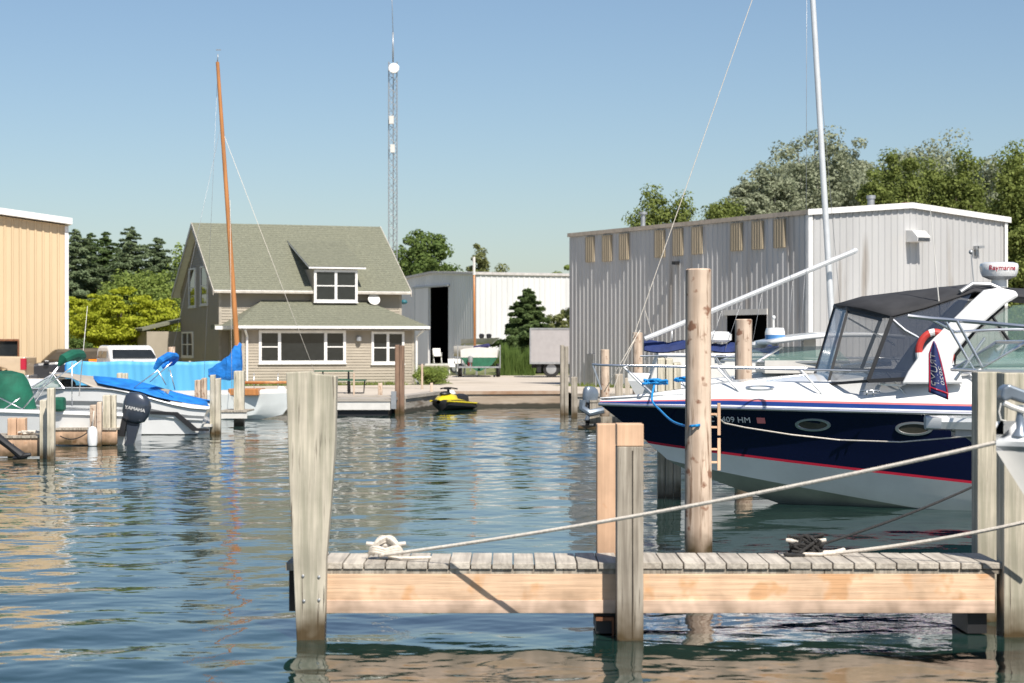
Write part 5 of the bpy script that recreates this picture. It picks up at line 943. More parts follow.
# ---------------------------------------------------------------- left side boats
# boat A: white runabout with beige and blue covers, bow left, stern right
AF = Frame((W(-70, 0, 47.5).x, 47.5, 0), .0); ba = thing('covered_runabout', 'white motor boat under beige and bright blue covers, stern pointing right', 'motor boat', AF.o, 0)
L_ = W(208, 0, 46.5).x - AF.o.x; zs = CH - (389 - HZ) / FPX * 46.5; ze = CH - (409 - HZ) / FPX * 46.5
sh = hull_row(0, zs + .05, 1.2, zs, L_, p=2.4, tail=.95)
sh = [(x, y, z - (zs - ze) * sm(hh(x, L_ * .62, L_))) for x, y, z in sh]
ch = hull_row(.7, .4, 1.05, .02, L_ - .25, p=2, pz=.4); ke = [(x, 0, z) for x, y, z in hull_row(.9, .2, 0, -.35, L_ - .3, pz=.4)]; md_ = lerprow(sh, ch, .45)
m = MB(); [m.grid([[(x, s * y, z) for x, y, z in r] for r in (sh, offrow(md_, .02), offrow(md_, -.03, -.05), ch, ke)], True) for s in (-1, 1)]
tr = [r[-1] for r in (sh, md_, ch, ke)]; m.add(tr + [(x, -y, z) for x, y, z in tr[::-1][1:]], [tuple(range(7))]); h_ = obj('hull', m, M['white'], ba)
m = MB(); [m.grid([[(x, s * (y + .022), z) for x, y, z in r][(12 if 0 else 0):] for r in (lerprow(sh, md_, .62), lerprow(sh, md_, .82))], True) for s in (-1, 1)]; obj('grey_band', m, M['steelgrey'], h_)
m = MB(); [m.tube([(x, s * (y + .02), z) for x, y, z in sh], .025, 6) for s in (-1, 1)]; obj('rub_rail', m, M['steelgrey'], h_)
m = MB(); a = [AF.ray(x, y, 1, -1.08) for x, y in ((150, 411), (178, 412), (197, 428), (209, 428.5), (209, 431), (193, 431), (174, 415), (150, 414))]; m.prism(a, (0, -.06, 0)); obj('black_stripe', m, M['black'], h_)
def ap(px, py, y=-1.0): return AF.ray(px, py, 1, y)
def coverloft(tops, edges, mt, name, par, w0=1.08, fr=AF, seed=1):
    rows = []; rr = random.Random(seed)
    for (tx, ty), (ex, ey) in zip(tops, edges):
        C_ = fr.ray(tx, ty, 1, 0); E_ = fr.ray(ex, ey, 1, -w0); row = []
        for j in range(-8, 9): v = j / 8; f = abs(v) ** 1.6; row.append((C_.x + (E_.x - C_.x) * f, w0 * v, C_.z + (E_.z - C_.z) * f + rr.uniform(-.015, .015)))
        rows.append(row)
    m = MB(); m.grid(rows, True); return obj(name, m, M[mt], par, solid=.02, fix=False)
coverloft([(50, 373), (70, 374.5), (95, 377), (120, 380), (145, 385), (170, 391)], [(57, 376), (72, 379), (92, 387), (112, 394), (140, 401), (168, 406)], 'beige', 'beige_cover', ba, 1.0)
coverloft([(94, 377), (110, 378), (130, 380), (150, 385), (170, 392), (190, 397), (208, 401)], [(98, 383), (118, 388), (140, 392), (155, 397), (172, 401), (190, 404.5), (209, 407)], 'bluecan', 'blue_cover', ba, .9, seed=4)
m = MB(); P = [ap(29, 388.5), ap(53, 374, -.9), ap(64, 388.5)]; m.add(P, [(0, 1, 2)]); m.add([(p.x, -p.y, p.z) for p in P], [(0, 1, 2)]); m.add([P[0], P[1], Vector((P[1].x, .9, P[1].z)), Vector((P[0].x, 1.0, P[0].z))], [(0, 1, 2, 3)]); ws = obj('windscreen', m, M['glassgreen'], ba, fix=False)
m = MB(); rail(m, [P[0], P[1], P[2]], .02); rail(m, [P[0], P[2]], .02); rail(m, [P[1], Vector((P[1].x, .9, P[1].z))], .02); obj('frame', m, M['chrome'], ws)
simple_deck(ba, [q for q in sh if q[0] < ap(64, 0).x], lambda x: .12 * sm(hh(x, 0, 2)) + .02)
m = MB(); [m.tube([ap(a, b, y), ap(c, d, y)], .014, 6) for a, b, c, d, y in ((134, 388, 158, 370, -.8), (150, 382, 172, 362, -.8), (150, 382, 172, 362, .8), (158, 370, 166, 385, -.8), (170, 370, 175, 390, -.8))]; bm_ = obj('bimini_frame', m, M['chrome'], ba)
m = MB(); m.tube([ap(155, 369, -.8), ap(160, 361, -.85), ap(169, 356, -.5), ap(175, 357, 0), ap(175, 358, .5), ap(172, 362, .8), ap(162, 367, .8)], [.05, .09, .1, .1, .1, .09, .05], 10); obj('bimini_roll', m, M['bluecan'], bm_)
m = MB(); m.box(L_ - .35, L_ + .05, -.8, .8, .18, .24); obj('swim_platform', m, M['offwhite'], ba)
# boat B: near, green covers and dark outboard
BB = Frame((W(-160, 0, 43).x, 43, 0), 0); bb = thing('green_canvas_boat', 'white boat with green canvas covers behind the weathered dock posts', 'motor boat', BB.o, 0)
L_ = W(124, 0, 42).x - BB.o.x; zs = CH - (415 - HZ) / FPX * 42
sh = simple_hull(bb, L_, 1.15, zs + .2, zs, 0, .3, tail=.95); 
m = MB(); d0 = offrow(sh, -.12, .05); [m.grid([[(x, s * y, z) for x, y, z in r] for r in (offrow(sh, .03, -.02), offrow(sh, .02, .05), d0)], True) for s in (-1, 1)]; m.grid([[(x, s * y, z - .25) for x, y, z in d0] for s in (-1, 1)], True); obj('gunwale', m, M['white'], bb)
def bp_(px, py, y=-.6): return BB.ray(px, py, 1, y)
rows = []; rr = random.Random(3)
for f, wx in ((0, .50), (.25, .48), (.5, .46), (.75, .42), (.92, .34), (1, .1)):
    z = zs + .1 + (bp_(10, 371).z - zs - .1) * f; c_ = bp_(0, 0).x; rows.append([(c_ + wx * math.cos(t) * (1.0 + .3 * (1 - f)) * (1 + .04 * rr.uniform(-1, 1)), wx * .9 * math.sin(t) * (1 + .05 * rr.uniform(-1, 1)), z) for t in [2 * PI * k / 22 for k in range(22)]])
m = MB(); m.grid(rows, True, True); m.add(rows[-1], [tuple(range(22))]); obj('console_cover', m, M['green'], bb)
m = MB(); a = bp_(55, 397, -1.0); b = bp_(66, 411, -1.0); m.box(a.x, b.x, -1.25, -.95, b.z, a.z); obj('green_bag', m, M['green'], bb, bevel=.05)
bf = None
for a, b, c, d, y in ((22, 410, 62, 362, -.8), (28, 412, 62, 362, .8), (72, 406, 72, 362, -.8), (40, 390, 82, 360, -.8), (0, 398, 28, 412, -.9), (0, 412, 20, 398, -.9)): m = MB(); m.tube([bp_(a, b, y), bp_(c, d, y)], .014, 6); bf = obj('bimini_pole', m, M['chrome'], bb)
m = MB(); m.tube([bp_(59, 365, -.8), bp_(63, 359, -.85), bp_(72, 355, -.5), bp_(80, 355, 0), bp_(82, 356, .5), bp_(78, 360, .8)], [.04, .1, .12, .12, .1, .05], 10); obj('bimini_roll', m, M['green'], bf)
m = MB(); m.tube([bp_(79, 396, .6), bp_(87.5, 306, .6)], [.014, .005], 5); obj('whip_antenna', m, M['offwhite'], bb)
p = W(133, 421, 42); outboard('outboard_motor', 'dark charcoal outboard motor on the stern beside the grey posts', (p.x, 42, p.z - .02), 0, 'engine', .96, .2, letters='YAMAHA')
# tilted motor leg at the far left
m = MB(); a, b = W(-14, 428, 36), W(22, 456, 36); m.tube([a, a.lerp(b, .35), a.lerp(b, .7), b], [.11, .075, .065, .08], 10); d_ = b - a; q = a.lerp(b, .8); m.tube([q + Vector((-.05, 0, .12)), q, q + Vector((.07, 0, -.15))], [.02, .05, .02], 8); m.tube([b + Vector((-.16, 0, -.04)), b, b + Vector((.16, 0, .03))], [.03, .06, .03], 8)
o = obj('outboard_motor', m, M['black']); tag(o, 'black tilted outboard leg reaching down to the water at the left edge', 'outboard motor')
# left docks
def ldock(label, x0, x1, Y0, Y1, z, zb, mt='wnew'):
    t = thing('side_dock', label, 'dock', (x0, Y0, 0)); m = MB(); n_ = max(2, int((x1 - x0) / .16)); [m.box(i * (x1 - x0) / n_ + .004, (i + 1) * (x1 - x0) / n_ - .004, -.03, Y1 - Y0, z, z + .04) for i in range(n_)]; obj('decking', m, M['wgrey'], t, label=None); m = MB(); m.box(0, x1 - x0, 0, .06, zb, z - .003); obj('edge_beam', m, M[mt], t); return t
ldock('near left dock with a fresh pine edge beam below the grey posts', W(-60, 0, 37.2).x, W(40, 0, 37.2).x, 37.2, 38.4, CH - (438 - HZ) / FPX * 37.2, .02)
ldock('second left dock section with a pale edge beam between grey posts and fender', W(55, 0, 41.6).x, W(117, 0, 41.6).x, 41.6, 42.4, CH - (430 - HZ) / FPX * 41.6, .02)
ldock('short white dock end under the blue sail cover', W(219, 0, 51.5).x, W(247, 0, 51.5).x, 51.5, 53, .36, .2, 'offwhite')
t = thing('fender', 'white cylindrical fender hanging by the dock posts', 'fender', W(92.5, 447, 41.2)); m = MB(); m.lathe([(.02, -.02), (.09, .03), (.105, .1), (.105, .32), (.08, .4), (.02, .43)], 16); obj('body', m, M['white'], t); m = MB(); m.tube([(0, 0, .42), (.02, .05, .75)], .012, 6); obj('line', m, M['rope'], t)
rope('mooring_rope', 'grey green rope heap on the left dock beside the grey posts', [W(30 + 12 * math.sin(i * 1.7), 434 - 3 * abs(math.cos(i * 2.3)), 37.6 + .2 * math.sin(i)) for i in range(22)], .018)
rope('mooring_rope', 'dark line sagging above the pine dock edge between posts and fender', sag(W(60, 436, 41.3), W(90, 430, 41.3), .12, 12), .012, 'darkrope')
# wooden masted sailboat
YS = 56; KF = Frame((W(300, 0, YS).x, YS, 0), PI - .08); ks = thing('wooden_mast_sailboat', 'small sailboat with varnished wooden mast and bright blue sail cover', 'sailboat', KF.o, PI - .08)
zs = CH - (397 - HZ) / FPX * YS; sh = simple_hull(ks, 6.0, .95, zs + .12, zs, 0, .4, 'bottom', p=2, rake=.4); simple_deck(ks, sh, lambda x: .06, 'offwhite')
def kp(px, py, y=0): return KF.ray(px, py, 1, y)
m = MB(); m.box(kp(262, 0).x, kp(232, 0).x, -.5, .5, zs + .05, zs + .24); obj('coaming', m, M['varnish'], ks, bevel=.02)
m = MB(); m.tube([kp(240.5, 400), kp(236, 330), kp(217.5, 62)], [.075, .075, .05], 12); mt_ = obj('mast', m, M['varnish'], ks); m = MB(); m.tube([kp(217.5, 62), kp(218, 54)], .015, 5); m.box(*sorted((kp(216, 0).x, kp(221, 0).x)), -.01, .01, kp(0, 53).z, kp(0, 52).z); obj('wind_vane', m, M['steelgrey'], mt_)
m = MB(); m.tube([kp(236, 382.5), kp(292, 382.5)], .04, 8); obj('boom', m, M['varnish'], ks)
rows = []; rr = random.Random(5)
for px_, zt_, zb_, w_ in ((241.5, 344, 374, .08), (239.5, 342, 378, .11), (235.5, 343, 380, .13), (232, 349, 380, .14), (229, 355, 381, .15), (225, 358, 380, .15), (221, 362, 380, .14), (217, 363.5, 379, .13), (213, 367, 379, .11), (209, 369, 377, .08)):
    a, b = kp(px_, zt_), kp(px_, zb_); rows.append([(a.x + rr.uniform(-.02, .02), w_ * .25 * math.cos(t) if 0 else w_ * math.cos(t) * (1 + .2 * rr.uniform(-1, 1)), (a.z + b.z) / 2 + (a.z - b.z) / 2 * math.sin(t)) for t in [2 * PI * k / 14 for k in range(14)]])
m = MB(); m.grid(rows, True, True); m.add(rows[0], [tuple(range(14))]); m.add(rows[-1], [tuple(range(14))]); obj('sail_cover', m, M['bluecan'], ks)
wire(ks, [kp(222, 130), kp(330, 412)], .007, 'rope', 'forestay'); wire(ks, [kp(218, 66), kp(204, 380, -.9)], .005); wire(ks, [kp(220, 130), kp(168, 372, .5)], .005); wire(ks, [kp(230, 200), kp(232, 400, .9)], .006, 'rope')
wire(ks, sag(kp(288, 395), W(258, 406, 54) if 0 else kp(250, 412), .1), .008, 'rope'); m = MB(); [m.tube([kp(x, 373, y), kp(x, 397, y)], .01, 5) for x in (254, 278) for y in (-.6,)]; obj('stanchions', m, M['chrome'], ks)
m = MB(); m.box(*sorted((kp(278, 0).x, kp(285, 0).x)), -.1, .1, zs + .1, zs + .3); obj('deck_vent', m, M['white'], ks, bevel=.04)
# long blue tarp wall
YT = 63.5; xa, xb = W(66, 0, YT).x, W(238, 0, YT).x; t = thing('blue_tarp', 'long light blue tarp stretched as a wall behind the moored boats', 'tarp', (xa, YT, .5)); n_ = 120; rows = []; hT = CH - (361.5 - HZ) / FPX * YT - .5
for j in range(9):
    v = j / 8; rows.append([((xb - xa) * i / n_, .03 * math.sin(i * .31) * (1 - .4 * v) + .008 * math.sin(i * 1.1 + 2 * v), .02 + (hT - .02) * v + .015 * math.sin(i * .2) * v) for i in range(n_ + 1)])
m = MB(); m.grid(rows, True); obj('cloth', m, M['skycan'], t, solid=.01, fix=False)
for i in range(6): m = MB(); q = (xb - xa) * (i + .3) / 6; m.tube([(q, .12, 0), (q, .12, hT + .02)], .035, 6); obj('pole', m, M['wgrey'], t)

# ---------------------------------------------------------------- vehicles
def wheel(par, x, y, r, w_=.2, hub='steelgrey'):
    m = MB(); m.lathe([(r * .62, -w_ / 2), (r * .95, -w_ / 2), (r, -w_ * .3), (r, w_ * .3), (r * .95, w_ / 2), (r * .62, w_ / 2)], 22); xf(m, Matrix.Translation((x, y, r)) @ Matrix.Rotation(PI / 2, 4, 'X')); wl = obj('wheel', m, M['tyre'], par)
    m = MB(); m.lathe([(.03, -w_ * .53), (r * .5, -w_ * .52), (r * .6, -w_ * .505), (r * .6, w_ * .505), (r * .5, w_ * .52), (.03, w_ * .53)], 16); xf(m, Matrix.Translation((x, y, r)) @ Matrix.Rotation(PI / 2, 4, 'X')); obj('rim', m, M[hub], wl)
def side_loft(par, name, outline, hw, mt, crown=.06, bevel=.05):
    """side profile (x,z) extruded across the width, slightly narrower at the top"""
    zmin = min(z for x, z in outline); zmax = max(z for x, z in outline); f = lambda z: hw - .12 * max(0, (z - .9)) if crown else hw
    m = MB(); n_ = len(outline); m.add([(x, -f(z), z) for x, z in outline] + [(x, f(z), z) for x, z in outline], [tuple(range(n_))[::-1], tuple(range(n_, 2 * n_))] + [(i, (i + 1) % n_, n_ + (i + 1) % n_, n_ + i) for i in range(n_)]); return obj(name, m, mt, par, bevel=bevel)
P_tan = mat('tan car paint', (.52, .40, .27), .3, .1, var=.03, coat=.4); P_dk = mat('dark car paint', (.03, .03, .035), .2, var=.05, coat=.5); P_wh = mat('white van paint', (.74, .74, .73), .3, var=.02, coat=.3)
# tan pickup, tail to the right
pf = Frame((W(31, 0, 72).x, 72, .5), 0); t = thing('pickup_truck', 'tan pickup truck with its red tail light and tailgate to the right', 'pickup truck', pf.o, .0)
side_loft(t, 'bed', [(0, .45), (0, 1.18), (-2.05, 1.2), (-2.05, .4), (-1.35, .4), (-1.25, .72), (-.95, .82), (-.65, .72), (-.5, .42)], .9, P_tan); side_loft(t, 'cab', [(-2.07, .4), (-2.07, 1.2), (-2.15, 1.22), (-2.35, 1.72), (-3.3, 1.75), (-3.9, 1.2), (-5.2, 1.1), (-5.3, .5)], .88, P_tan)
m = MB(); m.add([(-2.2, -.83, 1.24), (-2.38, -.795, 1.66), (-3.25, -.795, 1.68), (-3.6, -.83, 1.25)], [(0, 1, 2, 3)]); obj('window', m, M['glassdark'], t, solid=.01, fix=False); m = MB(); m.box(-.02, .03, -.88, -.74, .72, 1.12); m.box(-.16, .01, -.905, -.86, .72, 1.12); obj('tail_light', m, M['red'], t)
m = MB(); m.box(-.1, .12, -.88, .88, .36, .52); obj('bumper', m, M['chrome'], t, bevel=.03); [wheel(t, x, y, .36) for x in (-.98, -4.3) for y in (-.78, .78)]; m = MB(); m.box(-2.0, -1.8, -.91, -.9, 1.0, 1.04); obj('handle', m, M['black'], t)
# dark suv
sf = thing('dark_suv', 'dark parked vehicle half hidden by boats beside the tan building', 'car', (W(60, 0, 73.5).x, 73.5, .5), .25); side_loft(sf, 'body', [(-1.4, .3), (-1.4, .8), (-.8, .95), (-.2, 1.0), (2.6, 1.0), (2.65, .3)], .88, P_dk, bevel=.1); side_loft(sf, 'cabin', [(-.75, .95), (-.2, 1.45), (1.6, 1.5), (2.3, 1.0)], .8, mat('brown tinted glass', (.08, .06, .035), .08), bevel=.12)
m = MB(); m.box(-.6, -.4, -1.05, -.9, .92, 1.05); obj('mirror', m, P_dk, sf, bevel=.04); m = MB(); m.box(1.0, 1.35, -.86, -.8, .98, 1.08); obj('marker_light', m, mat('amber lens', (.8, .25, .02), .3), sf); [wheel(sf, x, y, .34) for x in (-.7, 1.9) for y in (-.75, .75)]
m = MB(); m.box(0, .9, -.3, .3, 0, .85); xf(m, Matrix.Translation(W(66, 386, 70))); o = obj('blue_drum', m, M['bluecan'], bevel=.1); tag(o, 'low dark blue covered bundle between dark vehicle and blue tarp', 'bundle')
# white van / truck cab with windscreen to the right
vf = thing('white_truck', 'white truck cab with dark windscreen rising behind the blue tarp', 'truck', (W(119, 0, 70).x, 70, .5), -1.12)
ztop = CH - (345.5 - HZ) / FPX * 68 - .5
side_loft(vf, 'cab', [(0, .4), (0, ztop - .12), (.25, ztop), (1.35, ztop), (1.62, ztop - .1), (2.05, 1.12), (2.7, 1.0), (2.8, .4)], .85, P_wh, bevel=.08)
m = MB(); m.add([(1.68, -.68, ztop - .16), (1.68, .68, ztop - .16), (2.06, .76, 1.15), (2.06, -.76, 1.15)], [(0, 1, 2, 3)]); xf(m, Matrix.Translation((.02, 0, .012))); obj('windscreen', m, M['glassdark'], vf, solid=.01, fix=False)
for a_, b_ in ((.35, .85), (.95, 1.5)): m = MB(); m.add([(a_, -.80, ztop - .2), (b_, -.80, ztop - .2), (b_ + .1, -.85, 1.15), (a_, -.85, 1.15)], [(0, 1, 2, 3)]); obj('side_window', m, M['glassdark'], vf, solid=.015, fix=False)
[wheel(vf, x, y, .36) for x in (.3, 2.2) for y in (-.78, .78)]
# box truck
bt = thing('box_truck', 'grey box truck parked between the spruce and the grey hall', 'truck', (W(530, 0, 98).x, 98, .5), .0)
zt_ = CH - (328 - HZ) / FPX * 98 - .5; zb_ = CH - (364 - HZ) / FPX * 98 - .5; MBx = mat('grey truck box', (.37, .35, .35), .5, var=.04)
m = MB(); m.box(0, 5.6, 0, 2.3, zb_, zt_); obj('cargo_box', m, MBx, bt, bevel=.03); m = MB(); m.box(-.01, 5.6, -.02, .0, zb_, zb_ + .09); m.box(-.01, 5.6, -.02, .0, zt_ - .08, zt_); m.box(-.015, .05, -.021, .001, zb_ + .09, zt_ - .081); obj('edge_trim', m, M['steelgrey'], bt); m = MB(); m.box(.1, 7, .4, 1.9, zb_ - .2, zb_ - .01); m.box(.35, .55, .1, 2.2, .25, zb_ - .01); obj('chassis', m, M['black'], bt)
side = [(5.75, .3), (5.75, 2.2), (6.7, 2.2), (7.2, 1.5), (7.9, 1.3), (8.0, .4)]; m = MB(); m.prism([(x, .1, z) for x, z in side], (0, 2.0, 0)); obj('cab', m, P_wh, bt, bevel=.05); [wheel(bt, x, y, .42, .25) for x in (1.05, 6.6) for y in (.25, 2.05)]
# sailboat on trailer
tf = Frame((W(479, 0, 99).x, 99, .5), 0); ts = thing('trailered_sailboat', 'cream and green sailboat with a wooden mast standing on a trailer', 'sailboat', tf.o, 0)
def tp_(px, py): p = tf.I @ W(px, py, 99); return (p.x, p.z)
secs = [(0, 1), (1.2, 1.05), (3.5, .9), (4.8, .4), (5.2, .03)]
def sect(sc, pts, y): return [((x) * sc, y, z) for x, z in pts]
up = [tp_(462.5, 362), tp_(463, 357), tp_(470, 355), tp_(488, 355), tp_(498, 357.5), tp_(498.5, 362)]
m = MB(); hw = .92; pt_ = [(-hw, 1.35), (-hw * .98, .98), (-hw * .7, .62), (-.35, .45), (-.08, .3), (.08, .3), (.35, .45), (hw * .7, .62), (hw * .98, .98), (hw, 1.35)]
m.grid([[(x * sc, y, z) for x, z in pt_[1:-1]] for y, sc in secs], True); m.add([(x, 0, z) for x, z in pt_[1:-1]], [tuple(range(8))]); obj('hull', m, mat('green bottom paint', (.02, .13, .07), .5), ts, fix=False)
m = MB(); m.grid([[(x * sc, y - .01, z) for x, z in (pt_[1], pt_[0], (-hw * .8, 1.42), (0, 1.5), (hw * .8, 1.42), pt_[-1], pt_[-2])] for y, sc in secs], True); m.add([(x, -.01, z) for x, z in (pt_[1], pt_[0], (-hw * .8, 1.42), (0, 1.5), (hw * .8, 1.42), pt_[-1], pt_[-2])], [tuple(range(7))]); obj('topsides', m, M['offwhite'], ts, fix=False)
m = MB(); a, b = tp_(474.5, 355), tp_(473.5, 256); m.tube([(a[0], 1.2, a[1]), (b[0], 1.2, b[1])], [.065, .05], 8); obj('mast', m, M['varnish'], ts); m = MB(); m.tube([(b[0], 1.2, b[1] - .0), (b[0], 1.2, b[1] + .01 - 0), (b[0] + .01, 1.2, b[1] - .9)], .07, 6); obj('masthead', m, M['offwhite'], ts)
m = MB(); a, b = tp_(475, 349), tp_(489, 345); m.tube([(a[0], .5, a[1]), ((a[0] + b[0]) / 2, .2, a[1] + .05), (b[0], 0, b[1])], [.16, .17, .09], 10); obj('sail_cover', m, mat('purple navy canvas', (.035, .035, .12), .8), ts)
m = MB(); q = tp_(470.5, 360); m.lathe([(.02, 0), (.12, .05), (.13, .3), (.05, .36)], 12, (q[0], -.18, q[1] - .15)); m.tube([(q[0], -.15, q[1] - .1), (q[0], -.15, .3)], .04, 6); obj('small_outboard', m, M['steelgrey'], ts)
m = MB(); m.box(-.55, -.35, -.06, .1, .55, .75); obj('orange_rudder_stop', m, M['oring'], ts)
m = MB(); m.bar((-1.0, -.2, .5), (1.0, -.2, .5), .08, .08); m.bar((-.9, -.2, .5), (-.9, 5, .5), .08, .08); m.bar((.9, -.2, .5), (.9, 5, .5), .08, .08); m.bar((0, 0, .4), (0, 7, .4), .1, .1); [m.bar((s * 1.05, -.2, .45), (s * 1.05, -.2, 1.6), .05, .05) for s in (-1, 1)]; obj('trailer_frame', m, M['steelgrey'], ts)
for s in (-1, 1):
    m = MB(); m.lathe([(.18, -.1), (.32, -.1), (.34, 0), (.32, .1), (.18, .1)], 18); xf(m, Matrix.Translation((s * .95, .4, .34)) @ Matrix.Rotation(PI / 2, 4, 'Y')); obj('wheel', m, M['tyre'], ts)
# white boat behind on stands
wbx = W(500, 345, 108); t = thing('stored_motorboat', 'white motor boat stored on stands behind the trailered sailboat', 'motor boat', (wbx.x, 108, .5), PI)
m = MB(); shw = hull_row(0, 2.0, .8, 1.92, 2.1, p=2.2); chw = hull_row(.3, 1.75, .6, 1.66, 2.1, p=2); kew = [(x, 0, z) for x, y, z in hull_row(.4, 1.65, 0, 1.58, 2.1)]; m = MB(); [m.grid([[(x, s * y, z) for x, y, z in r] for r in (shw, chw, kew)], True) for s in (-1, 1)]; m.grid([[(x, s * y, z) for x, y, z in shw] for s in (-1, 1)], True); obj('hull', m, M['offwhite'], t)
m = MB(); [m.bar((x, y, 0), (x, y, 1.66), .06, .06) for x in (.8, 1.9) for y in (-.5, .5)]; obj('stand', m, M['steelgrey'], t); m = MB(); m.lathe([(.05, 0), (.13, .05), (.15, .2), (.07, .26)], 10, (1.0, 0, 1.95)); m.lathe([(.05, 0), (.13, .05), (.15, .2), (.07, .26)], 10, (.6, .2, 1.95)); obj('engine_parts', m, M['black'], t)
t = thing('stored_dinghy', 'small pale dinghy hull left of the trailered sailboat', 'dinghy', (W(456, 0, 106).x, 106, .5), .1); m = MB(); rows = [[(x * 1.2, y_ * w_ * .5, z_) for y_, z_ in ((-1, 1.55), (-.8, 1.15), (0, 1.0), (.8, 1.15), (1, 1.55))] for x, w_ in ((-.1, .3), (.3, .9), (.8, 1.1), (1.2, 1.1))]; m.grid(rows, True); m.add([r[0] for r in rows] + [r[-1] for r in rows[::-1]], [tuple(range(8))]); obj('hull', m, M['offwhite'], t, fix=False); m = MB(); [m.bar((x, y, 0), (x, y, 1.05), .06, .06) for x in (.3, 1.1) for y in (-.3, .3)]; obj('stand', m, M['steelgrey'], t)
# empty trailer with folding chairs in front of the dark doorway
ut = thing('flat_trailer', 'low empty boat trailer parked before the dark doorway', 'trailer', (W(425, 0, 112).x, 112, .5), 0); m = MB(); m.bar((0, 0, .5), (3.0, 0, .5), .1, .1); m.bar((0, 1.4, .5), (3.0, 1.4, .5), .1, .1); [m.bar((x, 0, .5), (x, 1.4, .5), .1, .1) for x in (.2, 1.5, 2.9)]; obj('frame', m, M['offwhite'], ut); [wheel(ut, 1.7, y, .3) for y in (-.12, 1.52)]
def chair(x, Y, z, lab):
    t = thing('folding_chair', lab, 'chair', (x, Y, z), .2, 'white folding chairs'); m = MB(); m.box(-.22, .22, -.2, .2, .4, .43); obj('seat', m, M['offwhite'], t); m = MB(); m.add([(-.22, .2, .42), (.22, .2, .42), (.22, .34, .85), (-.22, .34, .85)], [(0, 1, 2, 3)]); obj('backrest', m, M['offwhite'], t, solid=.02)
    for s in (-1, 1): m = MB(); m.bar((s * .22, -.25, 0), (s * .22, .2, .6), .03, .03); obj('leg', m, M['offwhite'], t); m = MB(); m.bar((s * .23, .25, 0), (s * .23, -.2, .6), .03, .03); obj('leg', m, M['offwhite'], t)
chair(W(437, 0, 112).x, 112.7, 1.06, 'white folding chair standing on the flat trailer'); chair(W(453, 0, 108).x, 108, .5, 'left white folding chair beside the trailered sailboat'); chair(W(460, 0, 107).x, 107, .5, 'right white folding chair next to the trailered sailboat')
# teal lamp on the white hall
q = W(404, 302, 100); m = MB(); m.ell(q, (.17, .15, .12)); m.tube([q, q + Vector((-.4, 0, .1)), q + Vector((-.6, 0, -2)), q + Vector((-.6, 0, -4.6))], .04, 6); o = obj('street_lamp', m, mat('teal paint', (.02, .14, .17), .5)); tag(o, 'small teal lamp head poking out right of the house wall', 'lamp')
# jet ski
jf = thing('jet_ski', 'black and yellow jet ski floating against the seawall', 'jet ski', (W(439, 0, 63.6).x, 63.6, 0), 1.12); jf.scale = (.86,) * 3
rows = []
for x, w_, zt_, zb_ in ((-.05, .08, .36, .25), (.1, .34, .40, .0), (.5, .46, .40, -.08), (1.1, .5, .36, -.1), (1.7, .5, .30, -.1), (2.2, .46, .22, -.1)): rows.append([(x, -w_ * .2, zb_), (x, -w_, zb_ + (zt_ - zb_) * .55), (x, -w_ * .95, zt_), (x, 0, zt_ + .03), (x, w_ * .95, zt_), (x, w_, zb_ + (zt_ - zb_) * .55), (x, w_ * .2, zb_)])
m = MB(); m.grid(rows, True, True); m.add(rows[-1], [tuple(range(7))]); obj('hull', m, M['black'], jf)
MY = mat('yellow gelcoat', (.66, .52, .02), .25, var=.03, coat=.4); rows = []
for x, w_, z0_, h_ in ((-.02, .05, .36, .05), (.2, .26, .40, .12), (.5, .34, .40, .24), (.8, .34, .40, .27), (1.05, .26, .36, .12), (1.5, .42, .30, .06), (1.75, .4, .28, .03)): rows.append([(x, -w_ * 1.2, z0_ - .02), (x, -w_ * .9, z0_ + h_ * .6), (x, 0, z0_ + h_), (x, w_ * .9, z0_ + h_ * .6), (x, w_ * 1.2, z0_ - .02)])
m = MB(); m.grid(rows, True); obj('hood', m, MY, jf, fix=False); m = MB(); [m.tube([(x, s * (.36 + .12 * min(1, x)), .36 - .06 * x) for x in (.0, .3, .8, 1.3, 1.7, 2.15)], .035, 6) for s in (-1, 1)]; obj('side_stripe', m, MY, jf)
rows = [[(x, y, z0_ + (h_ if abs(y) < .15 else h_ * .8 if abs(y) < .22 else 0)) for y in (-.24, -.2, -.1, .1, .2, .24)] for x, z0_, h_ in ((.95, .36, .1), (1.1, .34, .26), (1.5, .30, .26), (1.75, .28, .32), (2.0, .26, .3), (2.05, .24, .05))]; m = MB(); m.grid(rows, True); obj('seat', m, M['black'], jf, fix=False)
m = MB(); m.tube([(.78, 0, .6), (.72, 0, .82)], .05, 8); m.tube([(.8, -.36, .80), (.74, -.1, .84), (.74, .1, .84), (.8, .36, .80)], .028, 7); m.box(.62, .74, -.12, .12, .78, .86); obj('handlebar', m, M['black'], jf); m = MB(); m.lathe([(.02, 0), (.17, .06), (.19, .2), (.1, .3), (.02, .31)], 12, (1.35, .2, .42)); obj('white_bag', m, M['white'], jf)
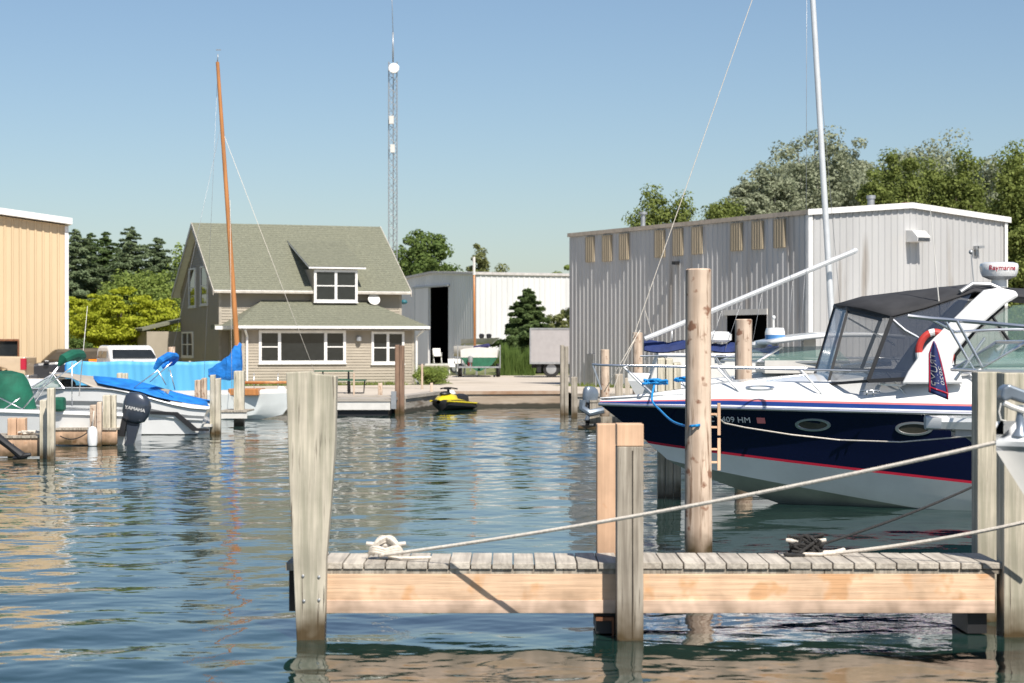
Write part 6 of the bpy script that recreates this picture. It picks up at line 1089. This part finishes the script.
m = MB(); m.ell((.5, 0, .62), (.26, .2, .1), 12, 8); obj('front_cover', m, M['black'], jf); m = MB(); m.box(2.2, 2.6, -.3, .3, .06, .16); obj('boarding_step', m, M['black'], jf, bevel=.03); m = MB(); m.box(2.5, 2.62, -.1, .08, .15, .25); obj('yellow_tag', m, MY, jf)
# floating dock and picnic table
fd = thing('floating_dock', 'low pale floating dock in front of the house', 'dock', (W(318, 0, 59).x, 59.2, 0)); Ld = W(394, 0, 59).x - W(318, 0, 59).x
m = MB(); m.box(0, Ld, 0, 2.3, .42, .5); obj('top', m, M['concrete'], fd); m = MB(); m.box(.02, Ld - .12, .03, .12, .17, .415); obj('fascia', m, M['offwhite'], fd); m = MB(); m.box(.1, Ld - .2, .14, 2.2, -.1, .41); obj('float', m, M['black'], fd); m = MB(); m.box(Ld - .1, Ld + .05, -.03, .2, .2, .72); obj('end_bracket', m, M['steelgrey'], fd)
pt = thing('picnic_table', 'picnic table with curved black tube legs and dark green top', 'picnic table', (W(341, 0, 66).x, 66, .5), .1); MGn = mat('dark green planks', (.03, .10, .06), .6)
m = MB(); [m.box(-.9, .4, -.35 + k * .15, -.22 + k * .15, .72, .76) for k in range(5)]; obj('table_top', m, MGn, pt); m = MB(); m.box(-.9, .4, -.95, -.7, .43, .47); obj('bench', m, MGn, pt); m = MB(); m.box(-.9, .4, .65, .9, .43, .47); obj('bench', m, MGn, pt)
for x in (-.6, .25): m = MB(); m.tube([(x, -.85, .42), (x, -.82, .06), (x, -.6, .03), (x, .6, .03), (x, .82, .06), (x, .85, .42)], .028, 7); m.tube([(x, -.7, .42), (x, -.25, .7), (x, .25, .7), (x, .7, .42)], .028, 7); obj('leg_frame', m, M['black'], pt)
t2 = thing('bench', 'small green topped bench end right of the picnic table', 'bench', (W(357, 0, 65).x, 65, .5), 0); m = MB(); m.box(-.3, .3, -.2, .2, .43, .47); obj('seat', m, MGn, t2); m = MB(); m.tube([(-.25, 0, .43), (-.22, 0, .04), (.22, 0, .04), (.25, 0, .43)], .025, 7); obj('leg', m, M['black'], t2)
